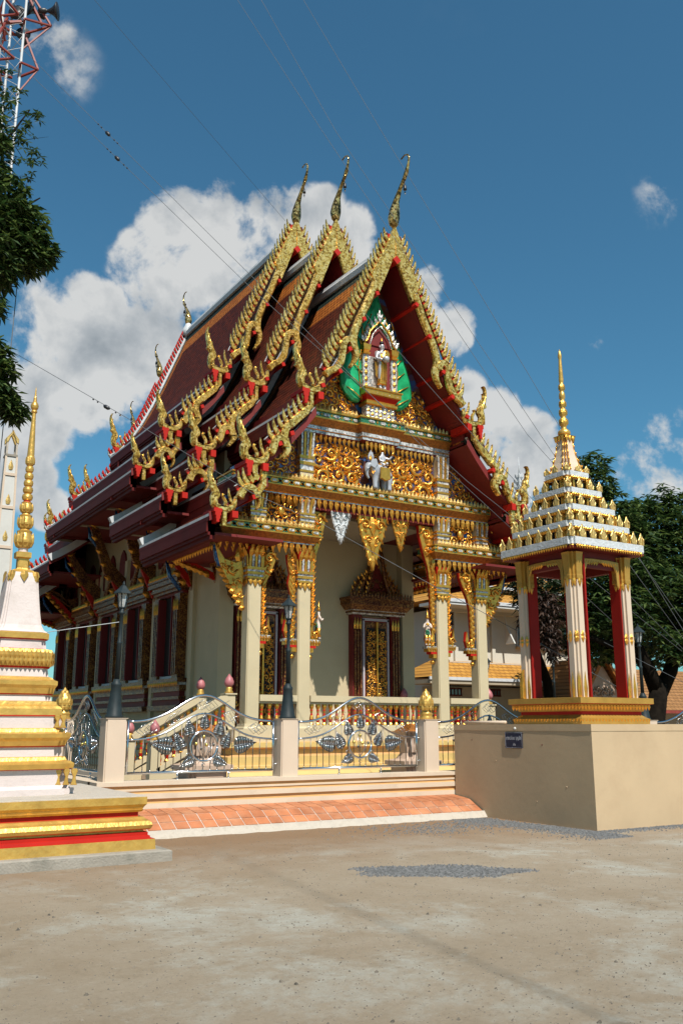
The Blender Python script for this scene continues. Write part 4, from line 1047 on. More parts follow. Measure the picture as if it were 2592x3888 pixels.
m=MB(); 
for s_ in (-1,1): m.ball((x+s_*.024,y-.083,z+1.215),(.012,.006,.006),'horn_black',6,4); m.ball((x+s_*.07,y-.01,z+1.19),(.012,.015,.035),'silver_skin',6,4)
m.leaf((x,y-.088,z+1.215),(-1,0,0),(0,0,-1),.035,.02,'silver_skin',d=.012); m.ball((x,y-.086,z+1.168),(.018,.006,.005),'lotus_pink',6,4)
part(m,'face',st)
# elephant with seated rider on the main beam
EX,EY,EZ=XC+.02,YF-.16,7.36
def elephant():
    # body runs left (head) to right (rump)
    V=[(.16,0,.52),(.0,0,.56),(-.18,0,.55),(-.34,-.02,.66),(-.42,-.04,.62),(-.46,-.05,.50),(-.45,-.06,.36),(-.40,-.07,.27),
       (.24,0,.38),(.25,-.01,.18),(.25,-.02,.03),(.14,.06,.36),(.14,.06,.03),(-.17,-.02,.36),(-.20,-.04,.18),(-.20,-.05,.03),(-.08,.06,.36),(-.08,.06,.03),(.33,0,.45),(.36,0,.25)]
    E=[(0,1),(1,2),(2,3),(3,4),(4,5),(5,6),(6,7),(0,8),(8,9),(9,10),(0,11),(11,12),(2,13),(13,14),(14,15),(1,16),(16,17),(0,18),(18,19)]
    R=[.18,.175,.16,.125,.09,.055,.04,.03,.10,.065,.07,.09,.065,.095,.065,.07,.08,.065,.03,.012]
    return figure([(EX+a,EY+b,EZ+c) for a,b,c in V],E,R,'elephant_skin','elephant_carving')
el=elephant(); tag(el,'grey elephant carving with gold saddle cloth standing on the main beam','elephant figure')
m=MB()
m.slab([(-.14,.60),(.14,.60),(.15,.30),(0,.24),(-.15,.30)],.03,'gold',.7,O=(EX+.03,EY-.17,EZ)); m.ball((EX+.02,EY,EZ+.70),(.15,.14,.05),'gold')
m.slab([(-.10,.12),(.06,.14),(.10,0),(.02,-.12),(-.08,-.06)],.02,'elephant_skin',.8,O=(EX-.28,EY-.13,EZ+.66),U=(1,-.3,0))
m.leaf((EX-.38,EY-.12,EZ+.74),(1,0,0),(0,0,1),.14,.10,'gold'); m.tube([(EX-.42,EY-.10,EZ+.56),(EX-.50,EY-.14,EZ+.50),(EX-.52,EY-.15,EZ+.56)],[.015,.012,.003],5,'ridge_white')
m.leaf((EX-.30,EY-.13,EZ+.62),(1,0,0),(0,0,-1),.22,.16,'gold')
part(m,'saddle_cloth',el)
m=MB()
for i,(dx,dz) in enumerate(((-.34,.92),(-.30,.98),(-.26,.94))): m.leaf((EX+dx,EY-.02,EZ+dz-.12),(1,0,0),(dx*.3+.05,0,1),.20,.10,'elephant_skin')
part(m,'extra_head_crest',el)
V=[(0,0,.72),(0,0,.82),(0,0,.93),(0,0,.99),(0,0,1.06),(.09,-.02,.90),(.16,-.08,.86),(.24,-.12,.98),(-.09,-.02,.90),(-.13,-.08,.80),(-.05,-.14,.76),(.10,-.08,.72),(.02,-.17,.72),(-.10,-.08,.72),(-.02,-.17,.66)]
E=[(0,1),(1,2),(2,3),(3,4),(2,5),(5,6),(6,7),(2,8),(8,9),(9,10),(0,11),(11,12),(0,13),(13,14)]
R=[.075,.06,.07,.03,.05,.035,.028,.022,.035,.028,.022,.05,.035,.05,.035]
ri=figure([(EX+.06+a,EY+b,EZ+c) for a,b,c in V],E,R,'silver_skin','rider_figure'); tag(ri,'silver seated rider figure on the elephant back','rider figure')
m=MB(); m.lathe([(.055,EZ+1.08),(.05,EZ+1.12),(.025,EZ+1.18),(.02,EZ+1.22),(.003,EZ+1.32)],EX+.06,EY,8,'gold'); m.plan([(0,EZ+.70),(0,EZ+.78)],EX+.06,EY-.06,.09,.07,mt='gold')
m.tube([(EX+.26,EY-.13,EZ+.96),(EX+.32,EY-.14,EZ+1.06)],[.02,.03],5,'gold'); part(m,'crown',ri)
# praying bird-tailed attendants standing on the corbels of the central opening
def attendant(x,y,z,face,label):
    """face: unit dir in xy the figure looks to"""
    T=Matrix.Translation((x,y,z))@Matrix.Rotation(math.atan2(face[1],face[0])+PI/2,4,'Z')
    # local: looks towards -Y
    V=[(0,0,.36),(0,.0,.44),(0,-.01,.54),(0,-.01,.60),(0,-.015,.67),(.08,-.01,.53),(.10,-.05,.44),(.02,-.12,.50),(-.08,-.01,.53),(-.10,-.05,.44),(-.02,-.12,.50),
       (.04,0,.30),(.04,-.01,.16),(.04,.0,.03),(.04,-.05,.015),(-.04,0,.30),(-.04,-.01,.16),(-.04,0,.03),(-.04,-.05,.015)]
    E=[(0,1),(1,2),(2,3),(3,4),(2,5),(5,6),(6,7),(2,8),(8,9),(9,10),(0,11),(11,12),(12,13),(13,14),(0,15),(15,16),(16,17),(17,18)]
    R=[.06,.048,.06,.026,.045,.03,.024,.018,.03,.024,.018,.05,.035,.024,.02,.05,.035,.024,.02]
    o=figure([tuple(T@Vector(v)) for v in V],E,R,'skin_paint','attendant_figure'); tag(o,label,'statuette','praying attendant figures on the carved brackets')
    m=MB(); m.T=T
    m.lathe([(.045,.69),(.05,.72),(.03,.75),(.035,.77),(.018,.80),(.004,.93)],0,-.012,8,'gold')
    m.lathe([(.062,.26),(.075,.30),(.065,.36),(.055,.40)],0,0,10,'green_mosaic')
    for i in range(3): m.leaf((0,.05,.34),(1,0,0),(0,.8,.3-.25*i),.22,.10,'gold')
    m.lathe([(.032,.05),(.042,.16),(.055,.26)],.04,0,8,'gold'); m.lathe([(.032,.05),(.042,.16),(.055,.26)],-.04,0,8,'gold')
    m.lathe([(.065,.50),(.058,.54),(.035,.575)],0,-.01,8,'gold')
    part(m,'costume',o)
    m=MB(); m.T=T
    for s_ in (-1,1): m.ball((s_*.015,-.058,.675),(.007,.004,.004),'horn_black',6,4)
    m.ball((0,-.06,.647),(.010,.004,.003),'lotus_pink',6,4); m.leaf((0,-.056,.67),(-1,0,0),(0,0,-1),.02,.012,'skin_paint',d=.008)
    part(m,'face',o)
attendant(XC-1.62,18.93,3.575,(1,-.2),'small praying figure with tall gold crown facing right beside the second column')
attendant(XC+1.62,18.93,3.575,(-.6,-1),'small praying figure with tall gold crown at the left edge of the third column')
# ================================================================== GROUND AND APRON
m=MB()
m.add([(-400,-400,0),(400,-400,0),(400,600,0),(-400,600,0)],[(0,1,2,3)],'ground_dirt')
o=m.build('ground'); struct(o)
# flat paved court inside the fence
m=MB(); m.box(4.7,20.4,14.3,45,.02,.30,'dark_paving'); o=m.build('pavement'); struct(o)
# terracotta apron in front of the fence: a steep outer row pair, then a flatter back part
def tile_strip(m,x0,x1,ya,za,yb,zb,rows,nx,skew=0.0):
    """quads of tile set 4 mm proud of a grout bed"""
    R=random.Random(3)
    Ly=math.hypot(yb-ya,zb-za); ny=-(zb-za)/Ly; nz=(yb-ya)/Ly
    def P(u,v,h): return (u,ya+(yb-ya)*v+ny*h,za+(zb-za)*v+nz*h)
    m.add([P(x0,0,0),P(x1,0,0),P(x1,1,0),P(x0,1,0)],[(0,1,2,3)],'grout')
    g=.008
    for j in range(rows):
        for i in range(nx):
            u0=x0+(x1-x0)*i/nx+g;u1=x0+(x1-x0)*(i+1)/nx-g;v0=j/rows+g/Ly;v1=(j+1)/rows-g/Ly
            h=.008+R.uniform(0,.002)
            a=[P(u0,v0,h),P(u1,v0,h),P(u1,v1,h),P(u0,v1,h)];b=[P(u0,v0,0),P(u1,v0,0),P(u1,v1,0),P(u0,v1,0)]
            m.add(a+b,[(0,1,2,3),(0,4,5,1),(1,5,6,2),(3,2,6,7),(0,3,7,4)],'terracotta')
m=MB()
tile_strip(m,4.2,11.09,13.28,.10,13.62,.275,2,31)
tile_strip(m,4.2,11.09,13.622,.277,14.10,.33,2,31)
# side run of the apron, turning the corner behind the stupa
m.add([(4.2,13.28,.0),(4.2,13.28,.10),(4.2,13.62,.275),(4.2,14.10,.33),(4.2,14.1,0)],[(0,1,2,3,4)],'grout')
o=m.build('tiled_apron'); struct(o)
m=MB()
R=random.Random(4); pts=[]
x=4.2
top=[];bot=[]
n=46
for i in range(n+1):
    t=i/n; xx=4.2+6.92*t; w_=.012*math.sin(i*1.7)+R.uniform(-.012,.012); top.append((xx,13.26+w_,.105)); bot.append((xx,13.17+w_*2+R.uniform(-.01,.01),.0))
v=top+bot+[(p[0],13.32,.10) for p in top]
f=[(i,i+1,n+1+i+1,n+1+i)[::-1] for i in range(n)]+[(2*(n+1)+i,2*(n+1)+i+1,i+1,i)[::-1] for i in range(n)]
m.add(v,f,'pale_concrete',True)
o=m.build('kerb'); struct(o)
# ------------------------------------------------------------------ fence plinth, posts, panels
FN1=thing('fence',(7.66,14.3,.2),'steel leaf panel fence with cream posts and moulded base across the front','fence')
FN2=thing('fence',(4.62,17,.2),'steel panel fence running back along the left flank of the temple, behind the stupa','fence')
FN3=thing('fence',(17,14.3,.2),'steel arched fence continuing behind the small tower to the right edge','fence')
FN4=thing('fence',(20.45,19,.2),'far side fence whose posts carry the two lamps left of the tree','fence')
def fence_base(x0,x1,y0,y1,root):
    m=MB(); cx,cy=(x0+x1)/2,(y0+y1)/2;hx,hy=(x1-x0)/2,(y1-y0)/2
    m.plan([(.10,.20),(.10,.415),(.075,.42),(.075,.475),(.11,.485),(.11,.565),(.085,.57),(.085,.60),(.10,.605),(.10,.635),(.08,.64),(.08,.675),(.12,.685),(.12,.745),(0,.748)],cx,cy,hx,hy,
       mats=['kerb_paint','ochre_paint','ochre_paint','kerb_paint','kerb_paint','ochre_paint','ochre_paint','kerb_paint','kerb_paint','ochre_paint','ochre_paint','kerb_paint','kerb_paint','kerb_paint'],cap0=False)
    return part(m,'base_wall',root)
fence_base(4.45,11.20,14.20,14.42,FN1)
fence_base(4.45,4.70,14.56,40,FN2)
fence_base(11.36,20.6,14.20,14.42,FN3)
def fence_post(x,y,root):
    m=MB(); m.plan([(0,.745),(0,1.69)],x,y,.165,.165,mt='cream_post',notch=[.02]); m.plan([(.012,1.692),(.012,1.70)],x,y,.165,.165,mt='cream_post')
    return part(m,'post',root)
P1=fence_post(4.62,14.34,FN1)
P2=fence_post(7.66,14.34,FN1)
P3=fence_post(10.68,14.34,FN1)
P4=fence_post(4.62,17.28,FN2)
P5=fence_post(13.75,14.34,FN3)
P6=fence_post(16.80,14.34,FN3)
for y in (14.34,17.4,20.9,24.0): fence_post(20.45,y,FN4)
fence_base(20.3,20.6,14.56,40,FN4)
def bud(x,y,parent):
    m=MB(); z=1.70
    m.lathe([(.13,z),(.135,z+.02),(.11,z+.05),(.115,z+.08),(.125,z+.10),(.10,z+.13),(.085,z+.16),(.10,z+.19),(.125,z+.22),(.138,z+.28),(.128,z+.35),(.095,z+.43),(.055,z+.50),(.02,z+.55),(.003,z+.58)],x,y,20,'gold_paint')
    for r in range(4):
        for i in range(9):
            a=2*PI*(i+.5*(r%2))/9; rr=(.128,.136,.118,.075)[r]; zz=z+.17+r*.075
            m.leaf((x+rr*math.cos(a)*.97,y+rr*math.sin(a)*.97,zz),(math.sin(a)*-1,math.cos(a),0),(-.18*math.cos(a)*(r>1),-.18*math.sin(a)*(r>1),1),.13,.085,'gold_paint',d=.02)
    part(m,'bud_finial',parent)
bud(10.68,14.34,P3); bud(4.62,17.28,P4)
def LEAF(m,O,U,V,L,mt='dark_steel'):
    """pressed steel bodhi leaf with raised ribs, tip along +V"""
    O=Vector(O);U=Vector(U).normalized();V=Vector(V).normalized();W=U.cross(V).normalized()
    ow=[(0,.0),(.16,.01),(.30,.10),(.36,.24),(.33,.40),(.26,.56),(.16,.72),(.07,.84),(.0,1.0)]
    for s_ in (-1,1):
        n=9
        for i in range(len(ow)-1):
            a,b=ow[i],ow[i+1]
            for k,(f0,f1) in enumerate(((0,.5),(.5,1))):
                up=.05*L if i%2==0 else -.012*L; un=-.012*L if i%2==0 else .05*L
                q=lambda p,f,h: tuple(O+U*(s_*p[0]*f*L)+V*((p[1]-(.06*f*(1-p[1])))*L)+W*h)
                vs=[q(a,f0,up*(f0>0)),q(a,f1,up*(1-.6*f1)),q(b,f1,un*(1-.6*f1)),q(b,f0,un*(f0>0))]
                m.add(vs,[(0,1,2,3) if s_>0 else (3,2,1,0)],mt,True)
        for i in range(7):
            y=.08+.115*i; w_=.34-.25*max(0,(y-.3)/.7)-.02
            m.tube([tuple(O+V*y*L+W*.012*L),tuple(O+U*s_*w_*.55*L+V*(y+.02)*L+W*.05*L),tuple(O+U*s_*w_*L+V*(y-.02)*L+W*.02*L)],[.022*L,.030*L,.012*L],4,'steel')
    m.tube([tuple(O-V*.10*L),tuple(O+W*.02*L),tuple(O+V*.5*L+W*.03*L),tuple(O+V*L)],[.02*L,.02*L,.016*L,.004*L],5,'steel')
def fence_panel(x0,x1,y,fence,axis='x'):
    """panel in the plane y (or x when axis is y)"""
    W=x1-x0; c=(x0+x1)/2
    def Q(u,z,d=0): return (u,y+d,z) if axis=='x' else (y+d,u,z)
    U=(1,0,0) if axis=='x' else (0,-1,0); sg=1 if axis=='x' else -1
    top=lambda t:1.655+.42*math.exp(-((t-.5)/.23)**2)-.015*math.exp(-((t-.08)/.1)**2)
    mid=lambda t:1.36+.42*math.exp(-((t-.5)/.23)**2)
    m=MB(); n=28
    m.tube([Q(x0+W*i/n,top(i/n)) for i in range(n+1)],.021,8,'steel')
    m.tube([Q(x0+W*i/n,mid(i/n)) for i in range(n+1)],.016,8,'steel')
    m.tube([Q(x0,.86),Q(x1,.86)],.021,8,'steel')
    m.tube([Q(x0,.84),Q(x0,top(0)+.01)],.021,8,'steel'); m.tube([Q(x1,.84),Q(x1,top(1)+.01)],.021,8,'steel')
    for t in (.33,.68): m.tube([Q(x0+W*t,.86),Q(x0+W*t,.75)],.014,6,'steel'); m.lathe([(.03,.75),(.03,.76)],*Q(x0+W*t,0)[:2],8,'steel')
    for z in (1.36,.95):
        for xx,d in ((x0,-.10),(x1,.10)): m.tube([Q(xx,z),Q(xx+d,z)],.010,6,'steel'); m.ball(Q(xx+d*.6,z),.018,'steel',6,4)
    root=part(m,'panel',fence)
    m=MB(); nb=20
    for i in range(1,nb):
        t=i/nb; x=x0+W*t
        zt=mid(t)
        m.tube([Q(x,.86),Q(x,zt)],.0075,5,'dark_steel')
        m.ball(Q(x,.885),.012,'steel',6,4)
    part(m,'bars',root)
    m=MB()
    # overlapping squares between the two top rails
    for t,s_ in ((.10,.09),(.15,.09),(.28,.10),(.33,.10),(.49,.10),(.54,.10),(.68,.10),(.73,.10),(.86,.09),(.90,.09)):
        zc=(top(t)+mid(t))/2; sl=(top(t+.01)-top(t-.01))/(.02*W)
        for k in (-.02,.03):
            q=[(-.09,0),(0,.10),(.09,0),(0,-.10),(-.09,0)]
            m.tube([Q(x0+W*t+a*1.15+k,zc+b*.85+sl*a+k*.4) for a,b in q],.0045,4,'steel')
    part(m,'square_ornament',root)
    m=MB()
    cz=1.26
    m.tube([Q(c+.24*math.cos(a),cz+.24*math.sin(a),-.02) for a in [2*PI*i/24 for i in range(25)]],.018,8,'steel')
    for dx in (-.13,-.05,.03,.11,.16):
        m.tube([Q(c,cz-.22,-.02),Q(c+dx*.7,cz-.08,-.02),Q(c+dx,cz+.06+(.12 if abs(dx)<.06 else 0),-.02)],.005,4,'steel')
    part(m,'medallion_ring',root)
    m=MB()
    for dx,dz in ((-.01,.15),(-.14,.04),(.04,.02)): m.ball(Q(c+dx,cz+dz,-.03),(.03,.03,.03) ,'brass',7,5); 
    for dx,dz in ((-.05,-.04),(.17,.02)): m.ball(Q(c+dx,cz+dz,-.03),(.022,.02,.03),'dark_steel',7,5)
    for i in range(5):
        a=PI*(1.15+.175*i); 
        m.tube([Q(c+.30*math.cos(a)+.03*math.cos(k),cz+.30*math.sin(a)+.03*math.sin(k),-.02) for k in [j*.9 for j in range(7)]],.006,4,'steel')
    part(m,'flower_ornament',root)
    k=W/2.78
    for du,dz,ang,L in ((0,.285,90,.30),(-.26,.17,103,.33),(.26,.17,77,.33),(-.42,-.05,115,.36),(.38,-.02,68,.33),(-.20,-.22,203,.30),(.20,-.22,-20,.30),(-.60,-.0,172,.47),(.60,.0,8,.47)):
        a=math.radians(ang); V=Q(math.cos(a),math.sin(a)) if 0 else ((math.cos(a),0,math.sin(a)) if axis=='x' else (0,math.cos(a),math.sin(a)))
        Uv=(math.sin(a),0,-math.cos(a)) if axis=='x' else (0,math.sin(a),-math.cos(a))
        Uv=Vector(Uv)
        if Uv.cross(Vector(V)).dot(Vector((0,-1,0)) if axis=='x' else Vector((-1,0,0)))<0: Uv=-Uv
        m=MB(); LEAF(m,Q(c+du*k,cz+dz,-.03),tuple(Uv),V,L*.94*min(k,1.02)); part(m,'bodhi_leaf',root)
    return root
fence_panel(4.86,7.42,14.34,FN1)
fence_panel(7.90,10.44,14.34,FN1)
fence_panel(10.92,13.50,14.34,FN1)
fence_panel(13.98,16.58,14.34,FN3)
fence_panel(17.02,20.2,14.34,FN3)
fence_panel(14.60,17.04,4.62,FN2,'y')
fence_panel(17.52,20.0,4.62,FN2,'y')
# ------------------------------------------------------------------ street lamps on the posts
def lamp(x,y,z,s,label,src=None,tilt=0):
    if src: 
        c=copy_tree(src,(x,y,z),label); c.scale=(s,s,s); c.rotation_euler=(0,tilt,0); return c
    root=thing('street_lamp',(x,y,z),label,'street lamp','dark iron lamps on the fence posts')
    m=MB(); X,Y,Z=x,y,z
    m.lathe([(.145,Z),(.145,Z+.03),(.125,Z+.06),(.095,Z+.30),(.078,Z+.48),(.085,Z+.50),(.085,Z+.53),(.06,Z+.56),(.05,Z+.60)],X,Y,12,'lamp_iron')
    m.lathe([(.042,Z+.58),(.036,Z+1.15),(.042,Z+1.16),(.042,Z+1.18),(.032,Z+1.2),(.028,Z+1.62),(.05,Z+1.64),(.05,Z+1.66),(.03,Z+1.68),(.045,Z+1.72)],X,Y,12,'lamp_iron')
    part(m,'pole',root)
    h=MB(); h.lathe([(.055,Z+1.72),(.06,Z+1.74),(.02,Z+1.75)],X,Y,6,'lamp_iron')
    for k in range(6):
        a=k*PI/3; h.bar((X+.055*math.cos(a),Y+.055*math.sin(a),Z+1.74),(X+.095*math.cos(a),Y+.095*math.sin(a),Z+1.96),.014,.014,'lamp_iron')
    h.lathe([(.155,Z+1.955),(.15,Z+1.975),(.09,Z+2.03),(.04,Z+2.09),(.02,Z+2.10),(.022,Z+2.12),(.003,Z+2.17)],X,Y,6,'lamp_iron',smooth=False)
    part(h,'lamp_cap',root)
    g=MB(); g.lathe([(.05,Z+1.745),(.075,Z+1.85),(.09,Z+1.955)],X,Y,6,'lamp_glass',smooth=False); part(g,'lamp_glass',root)
    g=MB(); g.ball((X,Y,Z+1.84),(.03,.03,.055),'ridge_white',8,6); part(g,'bulb',root)
    return root
L2=lamp(7.69,14.34,1.70,1,'dark iron lamp on the middle front fence post, before the second column')
lamp(4.62,14.34,1.70,1.,'dark iron lamp on the front left fence post, before the flank windows',L2,math.radians(1.2))
lamp(16.80,14.40,1.70,1,'dark iron lamp just right of the small tower, against the tree',L2)
lamp(20.45,20.9,1.70,1,'dark iron lamp seen between the columns of the small tower',L2)
lamp(20.45,24.0,1.70,1,'dark iron lamp between the fourth column and the small tower',L2)
# ------------------------------------------------------------------ stone sema pedestals inside the fence
def sema(x,y,label):
    m=MB(); 
    m.plan([(.32,.30),(.32,.42),(.24,.44),(.24,.55),(.10,.60),(.10,.72),(.20,.76),(.20,.84),(.02,.88),(-.05,1.0),(-.02,1.25),(.05,1.42),(.10,1.46)],x,y,.30,.30,mt='stone_pink',notch=[.06,.06])
    for i in range(6): m.leaf((x-.22+i*.088,y-.30,1.02),(1,0,0),(0,0,1),.36,.09,'stone_pink',d=.03)
    m.plan([(0,1.46),(-.2,1.62)],x,y,.30,.30,mt='gold_band')
    o=m.build('pedestal'); tag(o,label,'pedestal')
sema(7.35,17.2,'pinkish stone pedestal behind the left front fence panel'); sema(12.2,16.9,'pinkish stone pedestal behind the gold bud post')
# ================================================================== PLASTERED BLOCK AND SMALL TOWER
m=MB()
def rough_block(m,x0,x1,y0,y1,z0,z1,n=14):
    R=random.Random(9)
    def grid(P,nu,nv,fl):
        v=[P(i/nu,j/nv) for j in range(nv+1) for i in range(nu+1)]
        f=[(j*(nu+1)+i,j*(nu+1)+i+1,(j+1)*(nu+1)+i+1,(j+1)*(nu+1)+i) for j in range(nv) for i in range(nu)]
        m.add(v,[t if fl else t[::-1] for t in f],'peach_wall',True)
    w_=lambda a,b: .0022*math.sin(a*3.1+b*2)+.0012*math.sin(a*7+b*5)
    grid(lambda u,v:(x0+(x1-x0)*u,y0+(w_(u*4,v*2) if 0<u<1 and v<1 else 0),z0+(z1-z0)*v),16,6,True)
    grid(lambda u,v:(x0+(w_(u*4,v*2) if 0<u<1 and v<1 else 0),y1+(y0-y1)*u,z0+(z1-z0)*v),16,6,True)
    grid(lambda u,v:(x0+(x1-x0)*u,y0+(y1-y0)*v,z1),2,2,True)
    grid(lambda u,v:(x1,y0+(y1-y0)*u,z0+(z1-z0)*v),2,2,True)
    grid(lambda u,v:(x1+(x0-x1)*u,y1,z0+(z1-z0)*v),2,2,True)
rough_block(m,11.12,13.65,10.60,14.07,-.05,1.607)
m.box(11.113,13.652,10.593,14.072,1.50,1.6085,'peach_wall')
for (yy,zz,rr) in ((13.55,1.33,.012),(11.72,1.27,.014),(11.2,.62,.016),(12.9,.98,.009),(11.9,.35,.010)): m.ball((11.118,yy,zz),(.006,rr,rr*.8),'maroon' if zz>1.2 else 'peach_wall',8,5)
o=m.build('block_base'); tag(o,'peach plastered block the small gold and white tower stands on','base wall')
m=MB(); m.tube([(11.25,13.9,1.64),(11.25,13.3,1.64),(11.25,12.75,1.64)],.03,8,'cream_post'); o=m.build('pipe'); tag(o,'short cream pipe lying on top of the plastered block','pipe')
m=MB(); m.ball((11.108,12.36,1.535),(.022,.028,.026),'far_white',8,6); o=m.build('knob'); tag(o,'small white knob on the block wall above the blue sign','knob')
# sign
sg=thing('sign',(11.10,12.43,1.33),'small dark blue name sign with Thai letters on the block wall','sign')
m=MB(); m.box(11.106,11.1135,12.185,12.625,1.20,1.475,'sign_blue'); part(m,'plate',sg)
m=MB()
def frame_line(pts,r): m.tube(pts,r,4,'sign_letter')
fy=[(12.60,1.475-.015),(12.60,1.215)];
zt,zb,ya,yb_=1.463,1.212,12.613,12.197; c_=.022
pl=[(ya-c_,zt),(yb_+c_,zt),(yb_,zt-c_),(yb_,zb+c_),(yb_+c_,zb),(ya-c_,zb),(ya,zb+c_),(ya,zt-c_),(ya-c_,zt)]
m.tube([(11.1055,a,b) for a,b in pl],.0018,4,'sign_letter')
for a,b in ((ya,zt),(yb_,zt),(ya,zb),(yb_,zb)): m.ball((11.106,a+(.004 if a>12.4 else -.004),b+(.004 if b>1.3 else -.004)),(.002,.006,.006),'sign_letter',6,4)
part(m,'border',sg)
def text(body,y,z,size,parent):
    cu=bpy.data.curves.new('lettering','FONT'); cu.body=body; cu.size=size; cu.align_x='CENTER'; cu.extrude=.0012; cu.offset=.0008
    o=bpy.data.objects.new('lettering',cu); COL.objects.link(o)
    o.rotation_euler=(PI/2,0,-PI/2); o.location=(11.1065,y,z); o.scale=(.62,1,1)
    bpy.context.view_layer.update()
    dg=bpy.context.evaluated_depsgraph_get(); me=bpy.data.meshes.new_from_object(o.evaluated_get(dg))
    M=o.matrix_world.copy(); bpy.data.objects.remove(o); me.transform(M)
    me.materials.clear(); me.materials.append(MATS['sign_letter'])
    n=bpy.data.objects.new('lettering',me); COL.objects.link(n); n.parent=parent; n.matrix_parent_inverse=Matrix.Translation(-base_of(parent))
text('นางเปลื่อน  บุญยัง',12.405,1.345,.085,sg); text('สร้าง',12.39,1.245,.055,sg)
# --- tower
TX,TY=12.27,11.93
tw=thing('bell_tower',(TX,TY,1.61),'small open tower with gold base, peach columns and a stepped white and gold spire roof','tower')
m=MB()
m.plan([(-.06,1.61),(-.06,1.70),(-.10,1.72),(-.155,1.765),(-.155,1.82),(-.13,1.822),(-.10,1.88),(-.04,1.94),(-.0,1.95),(-.0,2.045),(-.06,2.05)],TX,TY,.885,.885,
   mats=['old_gold','old_gold','old_gold','red_paint','old_gold','old_gold','old_gold','red_paint','old_gold','old_gold'])
for axis in ('x','y'):
    for i in range(22):
        t=-.80+i*.0765
        for z,d,h,o_ in ((1.93,-1,.10,.84),(1.70,-1,.08,.825)):
            if axis=='x': m.leaf((TX+t,TY-o_,z),(-1,0,0),(.25,.28,-1) if d<0 else (0,0,1),h,.078,'gold',d=.02)
            else: m.leaf((TX-o_,TY+t,z),(0,1,0),(.28,.25,-1),h,.078,'gold',d=.02)
part(m,'gold_base',tw)
for sx in (-1,1):
    for sy in (-1,1):
        cx,cy=TX+sx*.60,TY+sy*.60
        m=MB(); hw=.142
        pts=plan_pts(hw,hw,[.042,.042])
        m.rings([[(cx+a,cy+b,z) for a,b in pts] for z in (2.05,4.52)],mt='cream_post')
        # inner faces painted red
        if sx<0: m.box(cx+hw-.03,cx+hw+.006,cy-hw-.004,cy+hw+.004,2.05,4.5,'column_red')
        else: m.box(cx-hw-.006,cx-hw+.03,cy-hw+.075,cy+hw-.07,2.05,4.5,'column_red')
        if sy<0: m.box(cx-hw+.08,cx+hw-.07,cy+hw-.03,cy+hw+.006,2.05,4.5,'column_red') if 0 else None
        else: m.box(cx-hw+.075 if sx<0 else cx-hw,cx+hw+.002,cy-hw-.006,cy-hw+.03,2.05,4.5,'column_red')
        if sx>0 and sy<0: m.box(cx-hw-.008,cx-hw+.02,cy-hw+.06,cy+hw,2.05,4.5,'column_red')
        co=part(m,'column',tw)
        m=MB()
        m.rings([[(cx+a*(k),cy+b*(k),z) for a,b in plan_pts(hw,hw,[.04,.04])] for k,z in ((1.05,4.05),(1.10,4.07),(1.10,4.12),(1.06,4.14),(1.08,4.25),(1.22,4.50),(1.28,4.53))],mt='old_gold')
        for d,U in (((0,-1),(-1,0,0)),((-1,0),(0,1,0))):
            for k in (-1,0,1):
                off=.042*abs(k)
                O=(cx+(k*.08 if d[0]==0 else d[0]*(hw*1.06-off)),cy+(k*.08 if d[1]==0 else d[1]*(hw*1.06-off)),4.07)
                m.leaf(O,U,(0,0,-1),.15,.085,'gold',d=.02)
        part(m,'capital',co)
        m=MB()
        for d,U in (((0,-1),(1,0,0)),((-1,0),(0,-1,0))):
            if (sx>0 and d[0]==-1) or (sy>0 and d[1]==-1): continue
            for k in (-1,0,1):
                off=.042*abs(k); w_=.085
                O=(cx+(k*.083 if d[0]==0 else d[0]*(hw-off)),cy+(k*.083 if d[1]==0 else d[1]*(hw-off)),2.05)
                m.leaf(O,U,(0,0,1),.44,w_,'gold',d=.025)
                m.leaf((O[0],O[1],3.06),U,(0,0,1),.12,w_,'gold',d=.03); m.leaf((O[0],O[1],3.08),tuple(-Vector(U)),(0,0,-1),.12,w_,'gold',d=.03)
        for dx,dy in ((-1,0),(0,-1)):   # outer flame leaf at the foot of the side columns
            if (dx and sx<0 and sy>0): m.slab([(0,0),(.09,0),(.09,.34),(.04,.48),(0,.52)],.03,'gold',.5,O=(cx-hw-.02,cy-.02,2.05),U=(-1 if 0 else 0,1,0),V=(0,0,1))
        part(m,'foot_ornament',co)
m=MB()
# lintel, red soffit and gilt brackets
for s_ in (-1,1):
    m.box(TX-.66,TX+.66,TY+s_*.60-.05,TY+s_*.60+.05,4.30,4.60,'deep_red'); m.box(TX+s_*.60-.05,TX+s_*.60+.05,TY-.55,TY+.55,4.30,4.60,'deep_red')
m.box(TX-.9,TX+.9,TY-.9,TY+.9,4.575,4.60,'deep_red')
for (O,U) in (((TX,TY-.68,0),(1,0,0)),((TX-.68,TY,0),(0,-1,0))):
    for s_ in (-1,1):
        pts=[(.455,4.44),(.455,4.02),(.425,3.95),(.395,4.02),(.385,4.24),(.33,4.345),(.16,4.38),(.0,4.39),(0,4.455),(.2,4.46)]
        m.slab([(s_*a,b) for a,b in pts],.02,'old_gold',.6,O=O,U=U,V=(0,0,1))
        for i in range(6): m.leaf((O[0]+U[0]*s_*(.05+i*.06),O[1]+U[1]*s_*(.05+i*.06),4.42),tuple(-Vector(U)),(U[0]*s_*.5,U[1]*s_*.5,-.8),.10,.07,'gold',d=.03)
part(m,'lintel',tw)
NT=[.045,.045]
def tier_band(m,hw,z,h):
    m.rings([[(TX+a,TY+b,zz) for a,b in plan_pts(hw+o_,hw+o_,NT)] for o_,zz in ((-.10,z-.02),(-.02,z),(0,z),(0,z+h),(-.03,z+h+.012))],mt='silver_relief')
